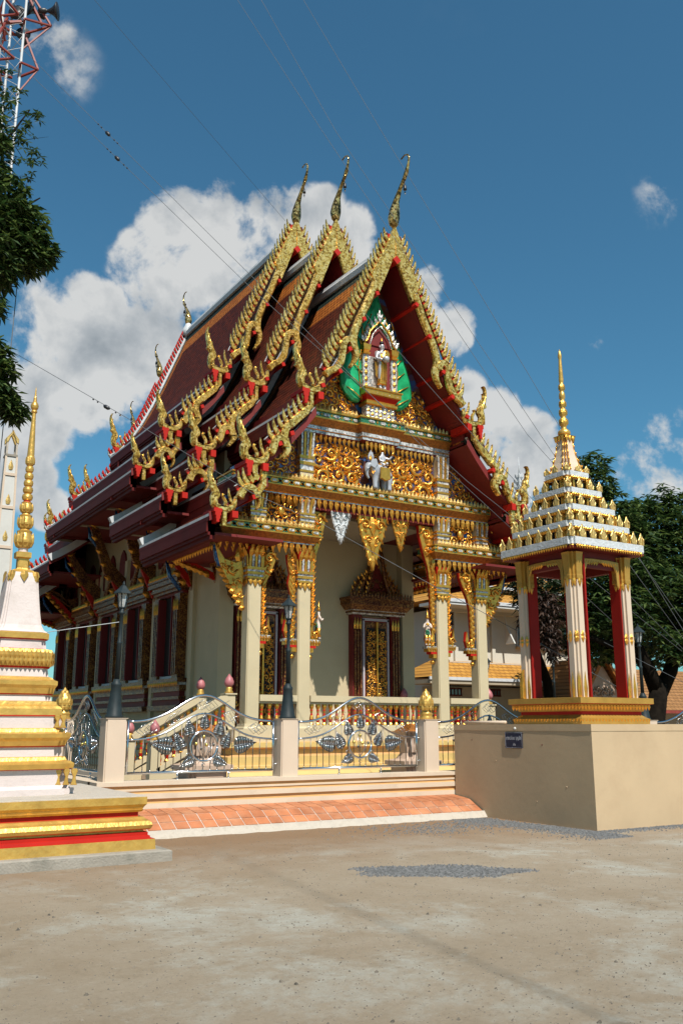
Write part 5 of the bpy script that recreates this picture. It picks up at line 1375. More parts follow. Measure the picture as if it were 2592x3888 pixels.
HB=[(.945,4.625,.125),(.785,4.985,.10),(.625,5.335,.10),(.475,5.70,.095),(.325,6.075,.09)]
for k,(hw,z,h) in enumerate(HB):
    m=MB(); tier_band(m,hw,z,h)
    bo=part(m,'roof_band',tw)
    m=MB()
    # gilt leaf fringe under the band
    n=int(hw*2/.062)
    for i in range(n):
        t=-hw+.06+(2*hw-.12)*(i+.5)/n; o_=hw-.015-(0 if abs(t)<hw-.09 else .045)
        L=.075 if k==0 else .06
        m.leaf((TX+t,TY-o_,z+.004),(-1,0,0),(0,0,-1),L,.06,'gold',d=.02); m.leaf((TX-o_,TY+t,z+.004),(0,1,0),(0,0,-1),L,.06,'gold',d=.02)
        m.leaf((TX+o_,TY+t,z+.004),(0,-1,0),(0,0,-1),L,.06,'gold',d=.02); m.leaf((TX+t,TY+o_,z+.004),(1,0,0),(0,0,-1),L,.06,'gold',d=.02)
    part(m,'leaf_fringe',bo)
    if k<5:
        zt=z+h+.01; zn=HB[k+1][1] if k<4 else z+h+.1
        ih=HB[k+1][0]-.06 if k<4 else .20
        if k<4:
            m=MB()
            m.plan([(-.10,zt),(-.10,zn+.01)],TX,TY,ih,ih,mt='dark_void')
            m.plan([(.02,zn-.05),(.04,zn)],TX,TY,ih,ih,mt='gold',cap0=False)
            nn=int(ih*2/.20)+1
            for sx,sy in ((0,-1),(-1,0),(1,0),(0,1)):
                for i in range(nn+1):
                    t=-ih+2*ih*i/nn
                    m.box(TX+(t if sx==0 else sx*(ih-.03))-.025,TX+(t if sx==0 else sx*(ih-.03))+.025,TY+(t if sy==0 else sy*(ih-.03))-.025,TY+(t if sy==0 else sy*(ih-.03))+.025,zt,zn,'gold')
            for sx in (-1,1):
                for sy in (-1,1):
                    for a,b in ((0,0),(-.07,.0),(0,-.07)):
                        m.lathe([(.018,zt),(.03,zt+.04),(.016,zt+.07),(.028,zt+.11),(.016,zt+.15),(.028,zt+.19),(.018,zn-.02)],TX+sx*(ih+.02+a),TY+sy*(ih+.02+b),6,'gold')
            part(m,'gallery',bo)
        # antefixes standing on the band, each a piece of its own
        hh=(.235-.012*k) if k<4 else .15; ww=.125
        nn=max(2,int((hw-.1)*2/.225)); q=hw-.03
        def antefix(O,U):
            m=MB()
            ap=[(-ww/2,0),(ww/2,0),(ww/2,.32*hh),(ww*.62,.42*hh),(ww*.34,.62*hh),(ww*.20,.80*hh),(0,hh),(-ww*.20,.80*hh),(-ww*.34,.62*hh),(-ww*.62,.42*hh),(-ww/2,.32*hh)]
            m.slab(ap,.013,'pale_gold',.6,O=O,U=U,V=(0,0,1))
            Wn=Vector(U).cross(Vector((0,0,1))); O2=Vector(O)+Wn*.018
            m.leaf(tuple(O2),U,(0,0,1),hh*.8,ww*.5,'pale_gold',d=.010)
            for s_ in (-1,1): m.leaf(tuple(O2+Vector(U)*s_*ww*.3),U,(U[0]*s_*.25,U[1]*s_*.25,1),hh*.42,ww*.34,'pale_gold',d=.009)
            return m
        for U,base in (((1,0,0),lambda t:(TX+t,TY-q,zt)),((0,-1,0),lambda t:(TX-q,TY-t,zt)),((0,1,0),lambda t:(TX+q,TY+t,zt)),((-1,0,0),lambda t:(TX-t,TY+q,zt))):
            first=None
            for i in range(nn+1):
                t=-(hw-.045)+2*(hw-.045)*i/nn; O=base(t)
                if i in (0,nn): O=(O[0]+(-.03 if O[0]>TX else .03),O[1]+(-.03 if O[1]>TY else .03),O[2])
                if first is None: first=part(antefix(O,U),'antefix',bo); O0=O
                else: c=first.copy(); COL.objects.link(c); c.location=Vector(O)-Vector(O0)
m=MB()
# bell shaped spire foot with gilt ribs
bell=[(.27,6.17),(.245,6.25),(.20,6.38),(.165,6.52),(.14,6.66),(.125,6.80),(.118,6.90)]
m.rings([[(TX+a,TY+b,z) for a,b in plan_pts(r,r,[r*.2,r*.2])] for r,z in bell],mt='cream_post')
for sx in (-1,1):
    for sy in (-1,1):
        for ka,kb in ((1,.6),(.8,.8),(.6,1)):
            for i in range(len(bell)-1):
                a,b=bell[i],bell[i+1]
                m.tube([(TX+sx*a[0]*ka,TY+sy*a[0]*kb,a[1]),(TX+sx*b[0]*ka,TY+sy*b[0]*kb,b[1])],.012,5,'gold')
                m.ball((TX+sx*a[0]*ka*1.02,TY+sy*a[0]*kb*1.02,a[1]+.05),(.015,.015,.03),'gold',6,4)
m.plan([(.0,6.88),(.03,6.91),(.03,6.93),(-.05,6.96)],TX,TY,.115,.115,mt='gold')
for i in range(3):
    for O,U in (((TX+(i-1)*.085,TY-.145,6.91),(-1,0,0)),((TX-.145,TY+(i-1)*.085,6.91),(0,1,0)),((TX+.145,TY+(i-1)*.085,6.91),(0,-1,0))): m.leaf(O,U,(0,0,-1),.12,.08,'gold',d=.02)
part(m,'spire_foot',tw)
m=MB()
pr=[(.10,6.95),(.12,6.98),(.115,7.03),(.08,7.06),(.055,7.08),(.05,7.10)]
for i,(zc,r) in enumerate(((7.22,.086),(7.41,.076),(7.58,.066),(7.75,.060),(7.92,.058))):
    pr+=[(r*.62,zc-.085),(r*.95,zc-.05),(r,zc),(r*.9,zc+.05),(r*.60,zc+.08)]
pr+=[(.040,8.03),(.046,8.07),(.030,8.45),(.028,8.50),(.036,8.53),(.038,8.58),(.026,8.64),(.003,8.71)]
m.lathe(pr,TX,TY,14,'gold_paint')
for zc,r in ((7.22,.088),(7.41,.078),(7.58,.068),(7.92,.058)):
    for i in range(7):
        a=2*PI*i/7; m.leaf((TX+r*.9*math.cos(a),TY+r*.9*math.sin(a),zc-.05),(-math.sin(a),math.cos(a),0),(0,0,1),.11,.06,'gold',d=.015)
part(m,'spire',tw)
# ================================================================== STUPA AT THE LEFT
CX,CY=2.70,12.69
ch=thing('stupa',(CX,CY,0),'tall pink and gold stupa with a beaded gold spire, cut off by the left edge','stupa')
m=MB(); m.plan([(0,-.02),(0,.115),(-.03,.13)],CX,CY,1.665,1.665,mt='concrete'); part(m,'concrete_footing',ch)
m=MB()
m.plan([(1.51,.10),(1.50,.25),(1.455,.255),(1.45,.285),(1.43,.29),(1.43,.325),(1.385,.33),(1.385,.35),(1.44,.355),(1.46,.37),(1.475,.41),(1.45,.455),(1.41,.475),(1.38,.50),(1.33,.505),(1.33,.555),(1.36,.56),(1.385,.585),(1.37,.59),(1.385,.62),(1.41,.65),(1.41,.735)],CX,CY,0,0,
   mats=['gold_paint','red_paint','red_paint','red_paint','red_paint','red_paint','gold_paint','gold_paint','gold_paint','gold_paint','gold_paint','gold_paint','gold_paint','gold_paint','red_paint','gold_paint','gold_paint','gold_paint','gold_paint','gold_paint','gold_paint'])
part(m,'gold_plinth',ch)
m=MB(); m.plan([(0,.735),(0,.745),(-.02,.75)],CX,CY,1.40,1.40,mt='pale_concrete'); part(m,'terrace_slab',ch)
NC=lambda r:[r*.11,r*.11]
def st(m,pr,mats):
    m.rings([[(CX+a,CY+b,z) for a,b in plan_pts(r,r,NC(r))] for r,z in pr],mats=mats)
# moulded stages measured half-width, height
m=MB(); G='gold_paint';K='pink_plaster'
st(m,[(.735,.745),(.735,.82)],[K])
stage=[(.70,.82,K),(.66,.86,K),(.66,1.045,K),(.70,1.05,'red_paint'),(.715,1.06,G),(.725,1.12,G),(.68,1.15,G),(.64,1.16,G),(.62,1.20,G),(.585,1.21,K),(.575,1.32,K),
 (.60,1.325,'red_paint'),(.615,1.34,G),(.635,1.40,G),(.665,1.44,G),(.67,1.49,G),(.64,1.505,G),(.60,1.51,G),(.58,1.55,G),(.55,1.56,K),(.545,1.70,K),
 (.56,1.705,'red_paint'),(.56,1.72,G),(.555,1.80,G),(.53,1.83,G),(.50,1.85,G),(.49,1.89,G),(.435,1.90,K),(.42,1.97,K),
 (.44,1.975,'red_paint'),(.45,1.99,G),(.465,2.06,G),(.49,2.10,G),(.49,2.15,G),(.45,2.17,G),(.42,2.20,G),(.385,2.21,K),(.37,2.31,K),
 (.385,2.315,'red_paint'),(.40,2.34,G),(.425,2.42,G),(.42,2.52,G),(.40,2.56,'red_paint'),(.34,2.57,K),(.325,2.68,K),
 (.345,2.685,'red_paint'),(.36,2.70,G),(.362,2.77,G),(.34,2.785,G)]
st(m,[(a,b) for a,b,c in stage],[c for a,b,c in stage[:-1]])
# lotus petals on the upper band
for k,(z,d,h) in enumerate(((2.435,1,.11),(2.44,-1,.10))):
    for i in range(13):
        t=-.37+.74*(i+.5)/13
        r=.435 if abs(t)<.33 else .40
        for ax in (0,1,2):
            if ax==0: m.leaf((CX+t,CY-r,z),(d,0,0),(0,0,d),h,.062,G,d=.02)
            elif ax==1: m.leaf((CX+r,CY+t,z),(0,d,0),(0,0,d),h,.062,G,d=.02)
            else: m.leaf((CX-r,CY+t,z),(0,-d,0),(0,0,d),h,.062,G,d=.02)
# small lion-leg feet at the corners of two stages
for z0,z1,r,ri in ((.86,1.06,.70,.665),(1.56,1.72,.555,.55)):
    for sx in (-1,1):
        for q,o_ in ((.98,0),(.86,.07),(.72,.10)):
            x=CX+sx*r*q; y=CY-r+o_*r
            m.slab([(-.03,z1),(.03,z1),(.045,z1-.03),(.02,(z0+z1)/2),(.03,z0+.03),(.045,z0),(-.04,z0),(-.025,z0+.04),(-.012,(z0+z1)/2),(-.04,z1-.03)],.02,G,.5,O=(x,y-.012,0))
part(m,'stage',ch)
m=MB()
bell=[(.345,2.785),(.30,2.82),(.272,2.88),(.255,2.97),(.243,3.05),(.226,3.20),(.212,3.33),(.200,3.46),(.186,3.54),(.165,3.59),(.132,3.625),(.10,3.64)]
st(m,bell,[K]*9+[G,G])
for i in range(3):
    for fx,fy,U in ((0,-1,(-1,0,0)),(1,0,(0,-1,0)),(-1,0,(0,1,0))):
        t=(i-1)*.15; q=.192-(.0 if i==1 else .03)
        m.leaf((CX+(t if fx==0 else fx*q),CY+(t if fy==0 else fy*q),3.60),U,(fx*.16,fy*.16,-1),.15 if i==1 else .17,.11,G,d=.03)
part(m,'bell',ch)
m=MB(); st(m,[(.085,3.63),(.068,3.66),(.068,3.79),(.10,3.805),(.10,3.875),(.085,3.88)],[G]*5); part(m,'gold_neck',ch)
m=MB()
pr=[(.062,3.87,K),(.062,3.935,K)]
pet=[(3.94,4.185,.124),(4.21,4.405,.103),(4.43,4.585,.088)]
pts=[(.064,3.87),(.064,3.935)]; mt=[K]
for a,b,r in pet:
    H=b-a
    pts+=[(r*.55,a),(r*.72,a+.03*H),(r*.78,a+.14*H),(r*.98,a+.28*H),(r,a+.42*H),(r*.92,a+.62*H),(r*.76,a+.82*H),(r*.82,a+.95*H),(r*.60,b)]
    mt+=['gold_paint']*9
for zc,r in ((4.655,.073),(4.757,.069),(4.855,.065),(4.953,.061),(5.055,.056)):
    pts+=[(r*.6,zc-.05),(r*.9,zc-.032),(r,zc),(r*.9,zc+.032),(r*.6,zc+.05)]; mt+=['red_paint']+['gold_paint']*4
pts+=[(.045,5.11),(.058,5.14),(.062,5.18),(.058,5.225),(.050,5.24),(.049,5.26),(.025,5.87),(.042,5.895),(.040,5.91),(.030,5.92),(.050,5.95),(.055,5.985),(.045,6.02),(.026,6.05),(.022,6.10),(.014,6.13),(.008,6.22),(.002,6.27)]; mt+=['gold_paint']*18
seg=20
m.rings([[(CX+r*math.cos(2*PI*j/seg),CY+r*math.sin(2*PI*j/seg),z) for j in range(seg)] for r,z in pts],mats=mt,smooth=True)
for a,b,r in pet:
    for i in range(10):
        an=2*PI*i/10; m.leaf((CX+r*.62*math.cos(an),CY+r*.62*math.sin(an),a+.10*(b-a)),(-math.sin(an),math.cos(an),0),(.18*math.cos(an),.18*math.sin(an),1),(b-a)*.8,r*.62,G,d=r*.38)
for i in range(8):
    an=2*PI*i/8; m.leaf((CX+.056*math.cos(an),CY+.056*math.sin(an),5.13),(-math.sin(an),math.cos(an),0),(0,0,1),.10,.045,G,d=.012)
part(m,'spire',ch)
# ------------------------------------------------------------------ tall cream pillar far left
pb=thing('chimney_tower',(5.80,30,0),'tall slender cream tower with leaf ornaments and open gabled top, behind the stupa','tower')
m=MB(); X,Y=5.77,30.1
for z0,z1,w0,w1 in ((0,10.1,.36,.17),):
    m.rings([[(X+a*w,Y+b*w,z) for a,b in ((-1,-1),(1,-1),(1,1),(-1,1))] for w,z in ((w0,z0),(w1,z1))],mt='far_white')
    for sx in (-1,1):
        m.bar((X+sx*w0,Y-w0,z0),(X+sx*w1,Y-w1,z1),.06,.05,'cream_post'); 
for z in (7.05,8.35,9.45):
    w_=.36-.19*z/10.1; m.box(X-w_-.02,X+w_+.02,Y-w_-.03,Y-w_,z,z+.09,'cream_post')
m.box(X-.19,X+.19,Y-.2,Y+.2,10.1,10.17,'concrete')
part(m,'shaft',pb)
m=MB()
for z in (7.3,8.5,9.65):
    w_=.36-.19*z/10.1; m.leaf((X,Y-w_-.01,z),(1,0,0),(0,0,1),.34,.16,'pale_gold',d=.02)
part(m,'leaf_ornament',pb)
m=MB()
for sx in (-1,1): m.box(X+sx*.15-.03,X+sx*.15+.03,Y-.15,Y-.09,10.17,10.6,'pale_concrete'); m.box(X+sx*.15-.03,X+sx*.15+.03,Y+.09,Y+.15,10.17,10.6,'pale_concrete')
for sx in (-1,1): m.slab([(sx*.20,10.55),(sx*.20,10.72),(sx*.08,10.86),(0,11.02),(0,10.86),(sx*.07,10.74),(sx*.12,10.58)],.05,'pale_gold',.5,O=(X,Y-.12,0)); m.slab([(sx*.20,10.55),(sx*.20,10.72),(0,11.0),(0,10.86),(sx*.12,10.58)],.05,'pale_gold',.5,O=(X,Y+.12,0))
m.tube([(X,Y,11.0),(X,Y,11.35)],.008,4,'wire')
part(m,'gabled_top',pb)
# ================================================================== RADIO MAST WITH LOUDSPEAKERS
MX,MY=3.27,21.6
mast=thing('radio_mast',(MX,MY,0),'white lattice radio mast with red braced arms above the tree','mast')
m=MB(); tri=[(MX+.28,MY-.12),(MX-.26,MY-.14),(MX+.02,MY+.30)]
for x,y in tri: m.tube([(x,y,0),(x,y,25)],.032,6,'mast_white')
z=14.
while z<24.5:
    for i in range(3):
        a=tri[i];b=tri[(i+1)%3]
        m.tube([(a[0],a[1],z),(b[0],b[1],z+.38)],.009,4,'mast_white'); m.tube([(b[0],b[1],z+.38),(a[0],a[1],z+.76)],.009,4,'mast_white')
    z+=.76
part(m,'lattice',mast)
m=MB()
def rb(a,b,w_=.07): m.bar((MX+a[0],MY+a[1],a[2]),(MX+b[0],MY+b[1],b[2]),w_,w_*.7,'mast_red')
# torque arms as triangles at two levels
for z0,out in ((19.25,.95),(17.95,.72)):
    for ang in (0,120,240):
        a=math.radians(ang-8); ca,sa=math.cos(a),math.sin(a)
        tip=(out*ca,out*sa,z0+.25 if z0>19 else z0+.15)
        pa=(.28*ca-.3*sa,.28*sa+.3*ca,z0);pb_=(.28*ca+.3*sa,.28*sa-.3*ca,z0)
        rb(pa,tip,.055); rb(pb_,tip,.055); rb(pa,pb_,.055)
        rb((.25*ca,.25*sa,z0+1.25),tip,.06); rb((.25*ca,.25*sa,z0-.75),tip,.045)
rb((.05,-.1,20.6),(.72,-.1,19.45),.07); rb((-.3,-.1,20.3),(.35,-.1,20.75),.09); rb((-.4,-.1,19.0),(.2,-.12,19.3),.08)
part(m,'torque_arm',mast)
def horn(x,y,z,az,s,label):
    root=thing('loudspeaker',(x,y,z),label,'loudspeaker','horn loudspeakers on the radio mast')
    T=Matrix.Translation((x,y,z))@Matrix.Rotation(az,4,'Z')@Matrix.Rotation(PI/2,4,'Y')@Matrix.Scale(s,4)
    m=MB(); m.T=T; seg=18
    pr=[(.0,-.30),(.075,-.30),(.085,-.22),(.085,-.08),(.05,-.06),(.05,-.02),(.075,.04),(.12,.12),(.19,.20),(.27,.26),(.272,.275)]
    m.lathe([(max(r,.004),q) for r,q in pr],0,0,seg,'horn_black')
    part(m,'horn',root)
    m=MB(); m.T=T; m.lathe([(.262,.262),(.17,.20),(.10,.10),(.06,.02),(.004,.0)],0,0,seg,'horn_black'); m.lathe([(.05,.0),(.06,.08),(.004,.13)],0,0,10,'horn_black'); part(m,'throat',root)
    m=MB(); m.T=T; m.tube([(.0,.09,-.18),(.0,.16,-.16),(0,.18,.0),(0,.09,.04)],.012,5,'mast_white'); part(m,'mounting_bracket',root)
    return root
horn(4.10,21.4,19.86,math.radians(-28),.85,'black horn loudspeaker facing right, outermost on the mast')
horn(3.78,21.4,20.42,math.radians(-22),.95,'black horn loudspeaker highest on the mast, at the top of the picture')
horn(3.86,21.7,19.93,math.radians(200),.8,'black horn loudspeaker seen from behind, left of the outermost one')
horn(3.48,21.9,19.72,math.radians(240),.8,'black horn loudspeaker in the middle of the mast, facing away')
horn(3.66,22.0,19.25,math.radians(250),.7,'black horn loudspeaker lowest on the mast, behind a red arm')
# ================================================================== WIRES
def cable(pts,r,label,knots=()):
    n=[]; P=[Vector(p) for p in pts]
    m=MB(); 
    a,b=P[0],P[-1]
    m.tube([tuple(p) for p in P],r*.62,4,'wire')
    for t in knots:
        q=a+(b-a)*t if len(P)==2 else P[0].lerp(P[-1],t)
        m.ball(tuple(q),(.05,.05,.05),'wire',6,4)
    o=m.build('cable'); tag(o,label,'cable','guy cables of the radio mast'); return o
def line(a,b,e0=0,e1=0,n=1):
    a=Vector(a);b=Vector(b);d=b-a; return [tuple(a-d*e0),tuple(b+d*e1)]
def mid(pts,t): return tuple(Vector(pts[0]).lerp(Vector(pts[-1]),t))
c1=[(3.56,21.36,18.41),(8.30,17.5,11.66),(11.38,15.0,7.26),(14.25,12.68,3.49)]
cable(c1,.009,'thin guy cable from the mast crossing the left cloud, upper of two with insulators')
c2=[(3.82,21.15,17.57),(8.40,17.43,11.23),(12.0,14.5,6.6),(15.1,11.9,3.0)]
cable(c2,.009,'thin guy cable from the mast crossing the left cloud, lower of two with insulators')
def insul(a,b,t,n=5,lab=''):
    a=Vector(a);b=Vector(b); q=a.lerp(b,t); d=(b-a).normalized()
    m=MB(); m.tube([tuple(q-d*.09),tuple(q-d*.05),tuple(q+d*.05),tuple(q+d*.09)],[.015,.045,.045,.015],8,'horn_black')
    for k in (-3,-2,2,3): m.ball(tuple(q+d*.13*k),(.022,.022,.022),'horn_black',6,4)
    o=m.build('insulator'); tag(o,lab,'insulator')
insul(c1[0],c1[1],.395,lab='black insulator on the upper guy cable in the blue sky left of the roof')
insul(c2[0],c2[1],.40,lab='black insulator on the lower guy cable in the blue sky left of the roof')
cable([(10.33,15.85,10.57),(11.5,14.9,8.62),(12.29,14.26,7.33),(12.98,13.70,6.24),(15.2,11.9,3.0)],.009,'thin guy cable running down over the red soffit of the front gable')
cable([(7.4,18.24,20.4),(9.57,16.47,15.29),(11.2,15.15,11.62),(12.99,13.69,7.59),(14.64,12.35,4.82),(15.9,11.3,2.0)],.008,'thin guy cable passing just left of the front gable finial')
cable([(7.9,17.83,20.4),(9.82,16.27,15.26),(13.01,13.68,8.02),(13.34,13.41,7.26),(14.5,12.45,4.65),(15.7,11.5,2.2)],.008,'thin guy cable passing just right of the front gable finial')
cable([(8.6,17.27,20.6),(10.66,15.59,15.16),(13.04,13.65,8.99),(13.52,13.26,7.72),(15.2,11.9,3.4),(15.7,11.5,2.1)],.008,'rightmost thin guy cable in the open blue sky')
cable([(3.9,21.08,10.11),(6.2,19.21,8.30),(8.4,17.43,6.51),(9.64,16.42,5.74),(11.23,15.13,4.53),(12.69,13.94,3.45),(14.3,12.6,2.2)],.010,'guy cable running low across the columns and the central opening')
insul((3.9,21.08,10.11),(8.4,17.43,6.51),.41,lab='black insulator on the low guy cable left of the roof')
cable([(4.4,24,24.5),(5.92,24,23.08),(15.69,30,21.72)],.010,'thin cable ending behind the leftmost gable finial')
cable([(14.0,12.87,3.2),(15.9,11.4,1.9)],.007,'short low cable seen through the small tower near its base')
def vline(x,y,z0,z1,lab): m=MB(); m.tube([(x,y,z0),(x+.1,y,z1)],.010,4,'wire'); o=m.build('cable'); tag(o,lab,'cable','guy cables of the radio mast')
vline(3.62,20.2,3.,14.,'thin near vertical cable hanging beside the stupa spire')
# low wire to the corner lamp
m=MB(); m.tube([(4.62,14.34,3.2),(3.2,14.9,2.95)],.006,4,'mast_white'); o=m.build('wire'); tag(o,'thin pale wire from the left lamp towards the stupa','wire')
# tall pole standing behind the photographer whose shadow crosses the ground
m=MB(); m.lathe([(.04,0),(.022,8),(.012,14),(.009,23)],2.9,-6.,8,'concrete'); o=m.build('utility_pole'); tag(o,'tall thin pole casting the long straight shadow line across the ground','pole')
# ================================================================== BUILDING AT THE RIGHT
b=thing('building',(31,34,0),'cream two storey building with orange tiled roofs behind the small tower','building')
m=MB(); m.box(26.9,37.2,35.2,44,0,7.05,'far_cream'); m.box(26.0,37.4,34.6,35.2,0,3.35,'far_beige')
for x in (28.0,30.35,33.9,36.4): m.box(x-.10,x+.10,35.06,35.2,3.9,7.05,'far_cream')
m.box(27.0,37.3,34.9,35.2,6.95,7.15,'far_cream')
part(m,'wall',b)
def hip(m,x0,x1,y0,y1,z0,z1,inn,mt='orange_tile'):
    v=[(x0,y0,z0),(x1,y0,z0),(x1,y1,z0),(x0,y1,z0),(x0+inn,y0+inn,z1),(x1-inn,y0+inn,z1),(x1-inn,y1-inn,z1),(x0+inn,y1-inn,z1)]
    m.add(v,[(0,1,5,4),(1,2,6,5),(2,3,7,6),(3,0,4,7),(4,5,6,7),(3,2,1,0)],mt)
m=MB()
hip(m,25.1,38.5,33.4,36.4,3.72,4.55,1.3); m.box(25.05,38.55,33.3,33.4,3.58,3.72,'ridge_white'); m.box(25.1,38.5,33.36,35.3,3.42,3.60,'far_beige')
m.box(26.3,37.4,34.6,34.75,4.42,4.52,'far_white')
part(m,'lower_roof',b)
m=MB()
hip(m,26.0,38.2,33.7,45,7.38,8.15,1.35); m.box(25.95,38.25,33.6,33.7,7.22,7.38,'ridge_white'); m.box(26.0,38.2,33.65,35.3,7.10,7.24,'far_white')
m.box(27.1,37.0,34.9,44,8.12,8.32,'far_white')
hip(m,26.9,37.4,34.6,44.6,8.32,10.4,4.0); m.box(26.85,37.45,34.5,34.6,8.18,8.32,'ridge_white')
part(m,'upper_roof',b)
for x0,x1,z0,z1,k in ((27.2,28.1,6.35,6.85,1),(28.95,30.15,6.40,6.90,1),(32.0,33.9,5.5,6.55,2),(34.3,35.9,5.5,6.55,2),(29.0,30.2,2.95,3.25,3),(31.9,33.8,2.4,3.2,3),(26.6,27.8,2.95,3.25,3)):
    m=MB(); y=35.2 if z0>3.5 else 34.6
    m.box(x0,x1,y-.04,y+.05,z0,z1,'window_glass')
    wn=part(m,'window',b)
    m=MB(); n=2 if k==1 else 4 if k==2 else 6; f='ridge_white' if k==2 else 'maroon'
    for i in range(n+1): x=x0+(x1-x0)*i/n; w_=.03 if k<3 else .012; m.box(x-w_,x+w_,y-.08,y-.03,z0-.02,z1+.02,f)
    for z in (z0,z1): m.box(x0-.04,x1+.04,y-.08,y-.03,z-.03,z+.03,f)
    if k==2: m.box(x0-.1,x1+.1,y-.14,y-.03,z0-.16,z0-.04,'ochre_paint')
    part(m,'window_frame',wn)
for x in (31.0,37.0): 
    m=MB(); m.slab([(0,0),(0,1.5),(.15,.9),(.7,0)],.04,'far_white',.3,O=(x,34.9,5.5),U=(0,-1,0),V=(0,0,1)); part(m,'roof_brace',b)
# building to the right with brown roof
b2=thing('house',(46,36,0),'low house with brown tiled roof behind the right tree','house')
m=MB(); m.box(38.6,60,37.5,48,0,2.6,'far_cream'); part(m,'wall',b2)
m=MB(); hip(m,37.6,61,34,50,2.35,4.75,3.2,'brown_tile'); m.box(37.5,61,33.9,34,2.2,2.36,'mast_red'); part(m,'roof',b2)
# small shrine hall seen between the tower columns
s2=thing('pavilion',(36.2,31,0),'small gabled pavilion with white edged barge boards seen through the small tower','pavilion')
m=MB(); X,Y=33.3,31.
m.slab([(-1.2,0),(1.2,0),(1.2,2.9),(0,4.5),(-1.2,2.9)],.1,'stone_pink',.1,O=(X,Y,0))
for i in range(5): m.curl((X-.6+i*.3,Y-.12,3.0+.15*(i%2)),(1,0,0),(0,0,1),.18,0,1,'stone_pink')
part(m,'gable',s2)
m=MB()
for s_ in (-1,1):
    m.bar((X,Y-.3,4.75),(X+s_*1.55,Y-.3,2.75),.16,.2,'gold_band',up=(0,1,0))
    for i in range(12): t=(i+.5)/12; m.leaf((X+s_*1.55*t,Y-.3,4.75-2.0*t),(1,0,0),(s_*.5,0,1),.28,.12,'ridge_white',d=.03)
    m.add([(X,Y-.25,4.7),(X+s_*1.5,Y-.25,2.75),(X+s_*1.5,Y+3,2.75),(X,Y+3,4.7)],[(0,1,2,3) if s_>0 else (3,2,1,0)],'brown_tile')
part(m,'roof',s2)
# far white spire
sp=thing('distant_spire',(41.8,45,0),'distant white lace-like spire roof behind the small tower','spire')
m=MB(); X,Y=41.8,45
m.box(X-2.2,X+2.2,Y-2,Y+2,0,12.5,'far_white')
for s_ in (-1,1): 
    m.slab([(s_*2.0,12.2),(s_*1.9,13.4),(s_*1.2,14.6),(0,16.2),(0,15.5),(s_*.9,14.2),(s_*1.4,12.6)],.3,'ridge_white',.3,O=(X,Y-2,0))
    m.slab([(s_*2.0,12.2),(s_*1.2,14.4),(0,15.9),(0,12.2)],.1,'far_beige',.3,O=(X,Y-1.8,0))
    for i in range(7): m.leaf((X+s_*(2.0-i*.28),Y-2.2,12.9+i*.45),(1,0,0),(s_*.6,0,1),.7,.35,'ridge_white')
part(m,'gable',sp)
m=MB(); 
for k in range(9):
    r=.95-.10*k; z=14.9+k*.36
    m.lathe([(r*.7,z),(r,z+.12),(r*.7,z+.32)],X,Y,8,'ridge_white',smooth=False)
    for i in range(8): a=i*PI/4; m.leaf((X+r*.9*math.cos(a),Y+r*.9*math.sin(a),z+.08),(-math.sin(a),math.cos(a),0),(.3*math.cos(a),.3*math.sin(a),1),.5,.3,'ridge_white')
m.lathe([(.08,18.1),(.03,18.8),(.01,19.5)],X,Y,6,'ridge_white'); part(m,'spire',sp)
# ================================================================== TREES
def leafset(m,c,r,n,L,mt,R,droop=.6,flat=1.):
    """leaves in small whorls spread through an ellipsoid shell; c centre, r radii"""
    for _ in range(n):
        while True:
            a=(R.uniform(-1,1),R.uniform(-1,1),R.uniform(-1,1)); q=a[0]**2+a[1]**2+a[2]**2
            if .25<q<1.1: break
        p=(c[0]+a[0]*r[0],c[1]+a[1]*r[1],c[2]+a[2]*r[2])
        k=R.randint(4,7); th=R.uniform(0,6.28)
        for i in range(k):
            an=th+i*2*PI/k+R.uniform(-.4,.4); l=L*R.uniform(.7,1.2); dz=R.uniform(-droop,.25)
            d=Vector((math.cos(an),math.sin(an),dz)).normalized(); s=d.cross(Vector((R.uniform(-.4,.4),R.uniform(-.4,.4),1))).normalized()*l*.17
            P=Vector(p); b=P+d*l*.45; t=P+d*l
            t.z-=l*.18
            m.add([tuple(P),tuple(b+s),tuple(t),tuple(b-s)],[(0,1,2,3)],mt)
def limb(m,pts,r): m.tube(pts,r,8,'bark')
R=random.Random(21)
t1=thing('mango_tree',(23.5,19.6,0),'big dark leafy tree with forked trunk right of the small tower','tree')
m=MB()
limb(m,[(23.0,19.6,-.2),(23.15,19.6,1.2),(23.6,19.7,2.2),(23.9,19.8,2.8)],[.40,.33,.29,.27])
limb(m,[(23.8,19.8,2.6),(23.5,19.8,3.2),(23.1,19.8,3.8),(22.6,20,5.2),(22.4,20.3,7.4)],[.26,.22,.2,.15,.08])
limb(m,[(23.9,19.8,2.6),(24.5,19.8,3.3),(25.2,20,4.4),(26.,20.5,6.5)],[.26,.22,.18,.08])
limb(m,[(23.1,19.8,3.8),(21.8,19.8,4.0),(20.9,20,4.25),(20.2,20.2,4.9)],[.14,.11,.08,.04])
limb(m,[(22.6,20,5.2),(23.4,20.5,6.8),(23.9,20.5,8.2)],[.12,.09,.04])
part(m,'trunk',t1)
m=MB()
